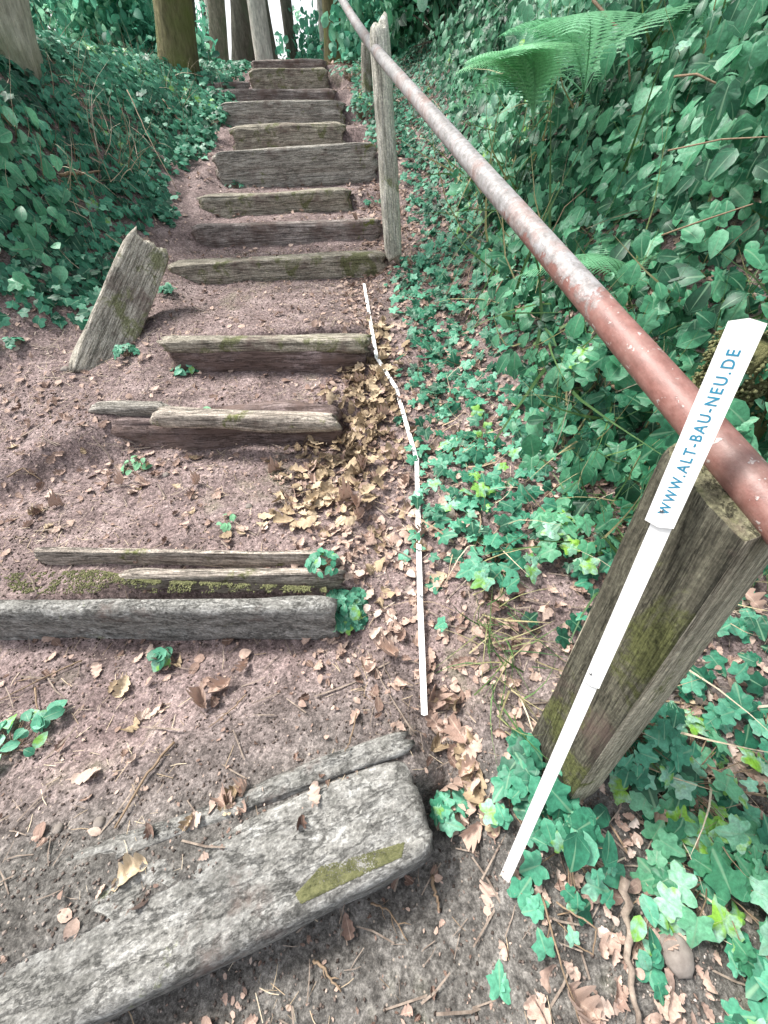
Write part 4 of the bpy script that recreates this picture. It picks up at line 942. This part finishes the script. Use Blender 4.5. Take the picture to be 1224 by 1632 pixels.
rr = random.Random(5)
for k in range(26):
    x = rr.uniform(-10, 6); y = rr.uniform(13, 30); d = Vector((x, y, 0)); px_ = 612+FPX*(x/y)*1.38
    wd = ['slender', 'thick', 'straight', 'crooked'][k % 4]; cl = ['dark', 'grey', 'pale', 'mossy'][(k//4) % 4]
    root = empty('tree', (x, y, hz(x, y)-.2)); tag(root, f"{wd} {cl} trunk standing deep in the wood beyond the top step", 'tree', 'trees deep in the wood')
    r_ = rr.uniform(.09, .26); zz = np.linspace(0, 9, 24); lx = rr.uniform(-.06, .06)
    V, Fs = tube([(lx*z+.06*math.sin(z+k), .04*math.cos(z), z) for z in zz], [r_*(1-.05*z)+.3*r_*math.exp(-z/.3) for z in zz], 14, True, .14, 9, k*1.7)
    link('trunk', mesh_np('trunk', V, Fs), root, MT[['barkdark', 'bark', 'barkpale', 'barkolive'][(k//4) % 4]])
    c = bpy.data.objects.new('crown', CR[k % 3]); COL.objects.link(c); c.parent = root; c.location = (lx*9, 0, 9.5); c.rotation_euler[2] = k
def shrub(x, y, r, h, n, label, size=.09, bright=.5, mat='far'):
    root = empty('shrub', (x, y, hz(x, y))); tag(root, label, 'shrub')
    c = RNG.normal(size=(14, 3))*np.array([.45*r, .45*r, .3*h])+np.array([0, 0, .5*h]); i = RNG.integers(0, 14, n); P = c[i]+RNG.normal(size=(n, 3))*r*.22
    P[:, 2] = np.abs(P[:, 2])+.03
    link('foliage', scatter_mesh('foliage', OVAL, P, RNG.normal(size=(n, 3))+np.array([0, -.3, .7]), RNG.random(n)*6.28, size*(.5+RNG.random(n)), np.clip(RNG.normal(bright, .25, n), 0, 1)), root, MT[mat])
    S = [tube([(0, 0, -.05), tuple(q*.5), tuple(q)], [.012, .008, .004], 5, False) for q in c]; V, F = join(S); link('stems', mesh_np('stems', V, F), root, MT['twig'])
shr = [(-2.9, 8.9, .6, .45, 'low bright shrub behind the mossy olive trunk'), (-2.35, 8.3, .4, .3, 'small shrub left of the top step'), (-3.6, 9.5, 1.0, 1.2, 'teal leaved shrub behind the upper left bank'), (-4.8, 7.5, 1.2, 1.3, 'shrub beside the broad pale trunk'),
       (.35, 7.8, .6, .6, 'shrub right of the top step beyond the pale post'), (.9, 6.5, .7, .8, 'dense shrub behind the pale post, right side'), (1.7, 5.6, .9, 1.1, 'tall shrub behind the bright fern'), (3.2, 5, 1.2, 1.5, 'large shrub at the upper right'),
       (2.6, 8.5, 1.2, 1.8, 'tall dark shrub far behind the ferns'), (.6, 10.5, .9, .7, 'shrub under the trees right of the rail end'), (-.6, 16, 1.2, .6, 'shrub far beyond the top step'), (-5.5, 12, 1.6, 1.8, 'broad shrub at the far left'),
       (4.6, 3.4, 1.2, 1.4, 'shrub at the far right edge'), (1.5, 12.5, 1.5, 2.0, 'high shrub in the distance right of the posts')]
for i, (x, y, r, h, lb) in enumerate(shr):
    shrub(x, y, r, h, int(1500*r*h+500), lb, .07+.004*y, .45+.3*((i*37) % 5)/5-.1, 'ivybig' if i in (5, 6, 7, 12) else 'far')
# distant woodland
n = 110000; a = RNG.uniform(-1.45, 1.45, n); d = RNG.uniform(22, 42, n); x = d*np.sin(a)-.5; y = d*np.cos(a); h = height(x, y, False)+12*RNG.random(n)**1.3
az = np.degrees(np.arctan2(x, y)); el = np.degrees(np.arctan2(h-EYE, np.hypot(x, y)))
dens = fbm(az*.35, el*.5, o=3); keep = (dens > -.06+.16*sst(5.5, 7, el)) & ~((az > -25.5) & (az < -20) & (el > 7.2))
P = np.stack([x, y, h], -1)[keep]; m_ = len(P)
fw = link('distant_woodland', scatter_mesh('distant_woodland', OVAL, P, RNG.normal(size=(m_, 3))+np.array([0, -.4, .4]), RNG.random(m_)*6.28, .10+.2*RNG.random(m_), np.clip(.6+.5*fbm(P[:, 0]*.5, P[:, 2]*.7, o=3)+RNG.normal(0, .15, m_), 0, 1)), None, MT['far'])
tag(fw, 'far green wood closing the view behind the trunks', 'woodland', kind='stuff')
cover('forest_floor_leaves', 'dry', 'brown leaf litter on the forest floor beyond the top step', 'leaf litter', OAK[:4], (-7, 6), (7.3, 18), 60, (.06, .11), lambda x, y: np.ones_like(x)*.9, (.005, .03), .4)
# edge timbers at the upper left of the flight
a = atY(285, 135, 6.0); b = atY(395, 128, 6.2)
timber('edge_timber', a, b, .12, .14, MT['brown'], 'grey edging timber half sunk left of the upper steps', 'timber', None, 201)
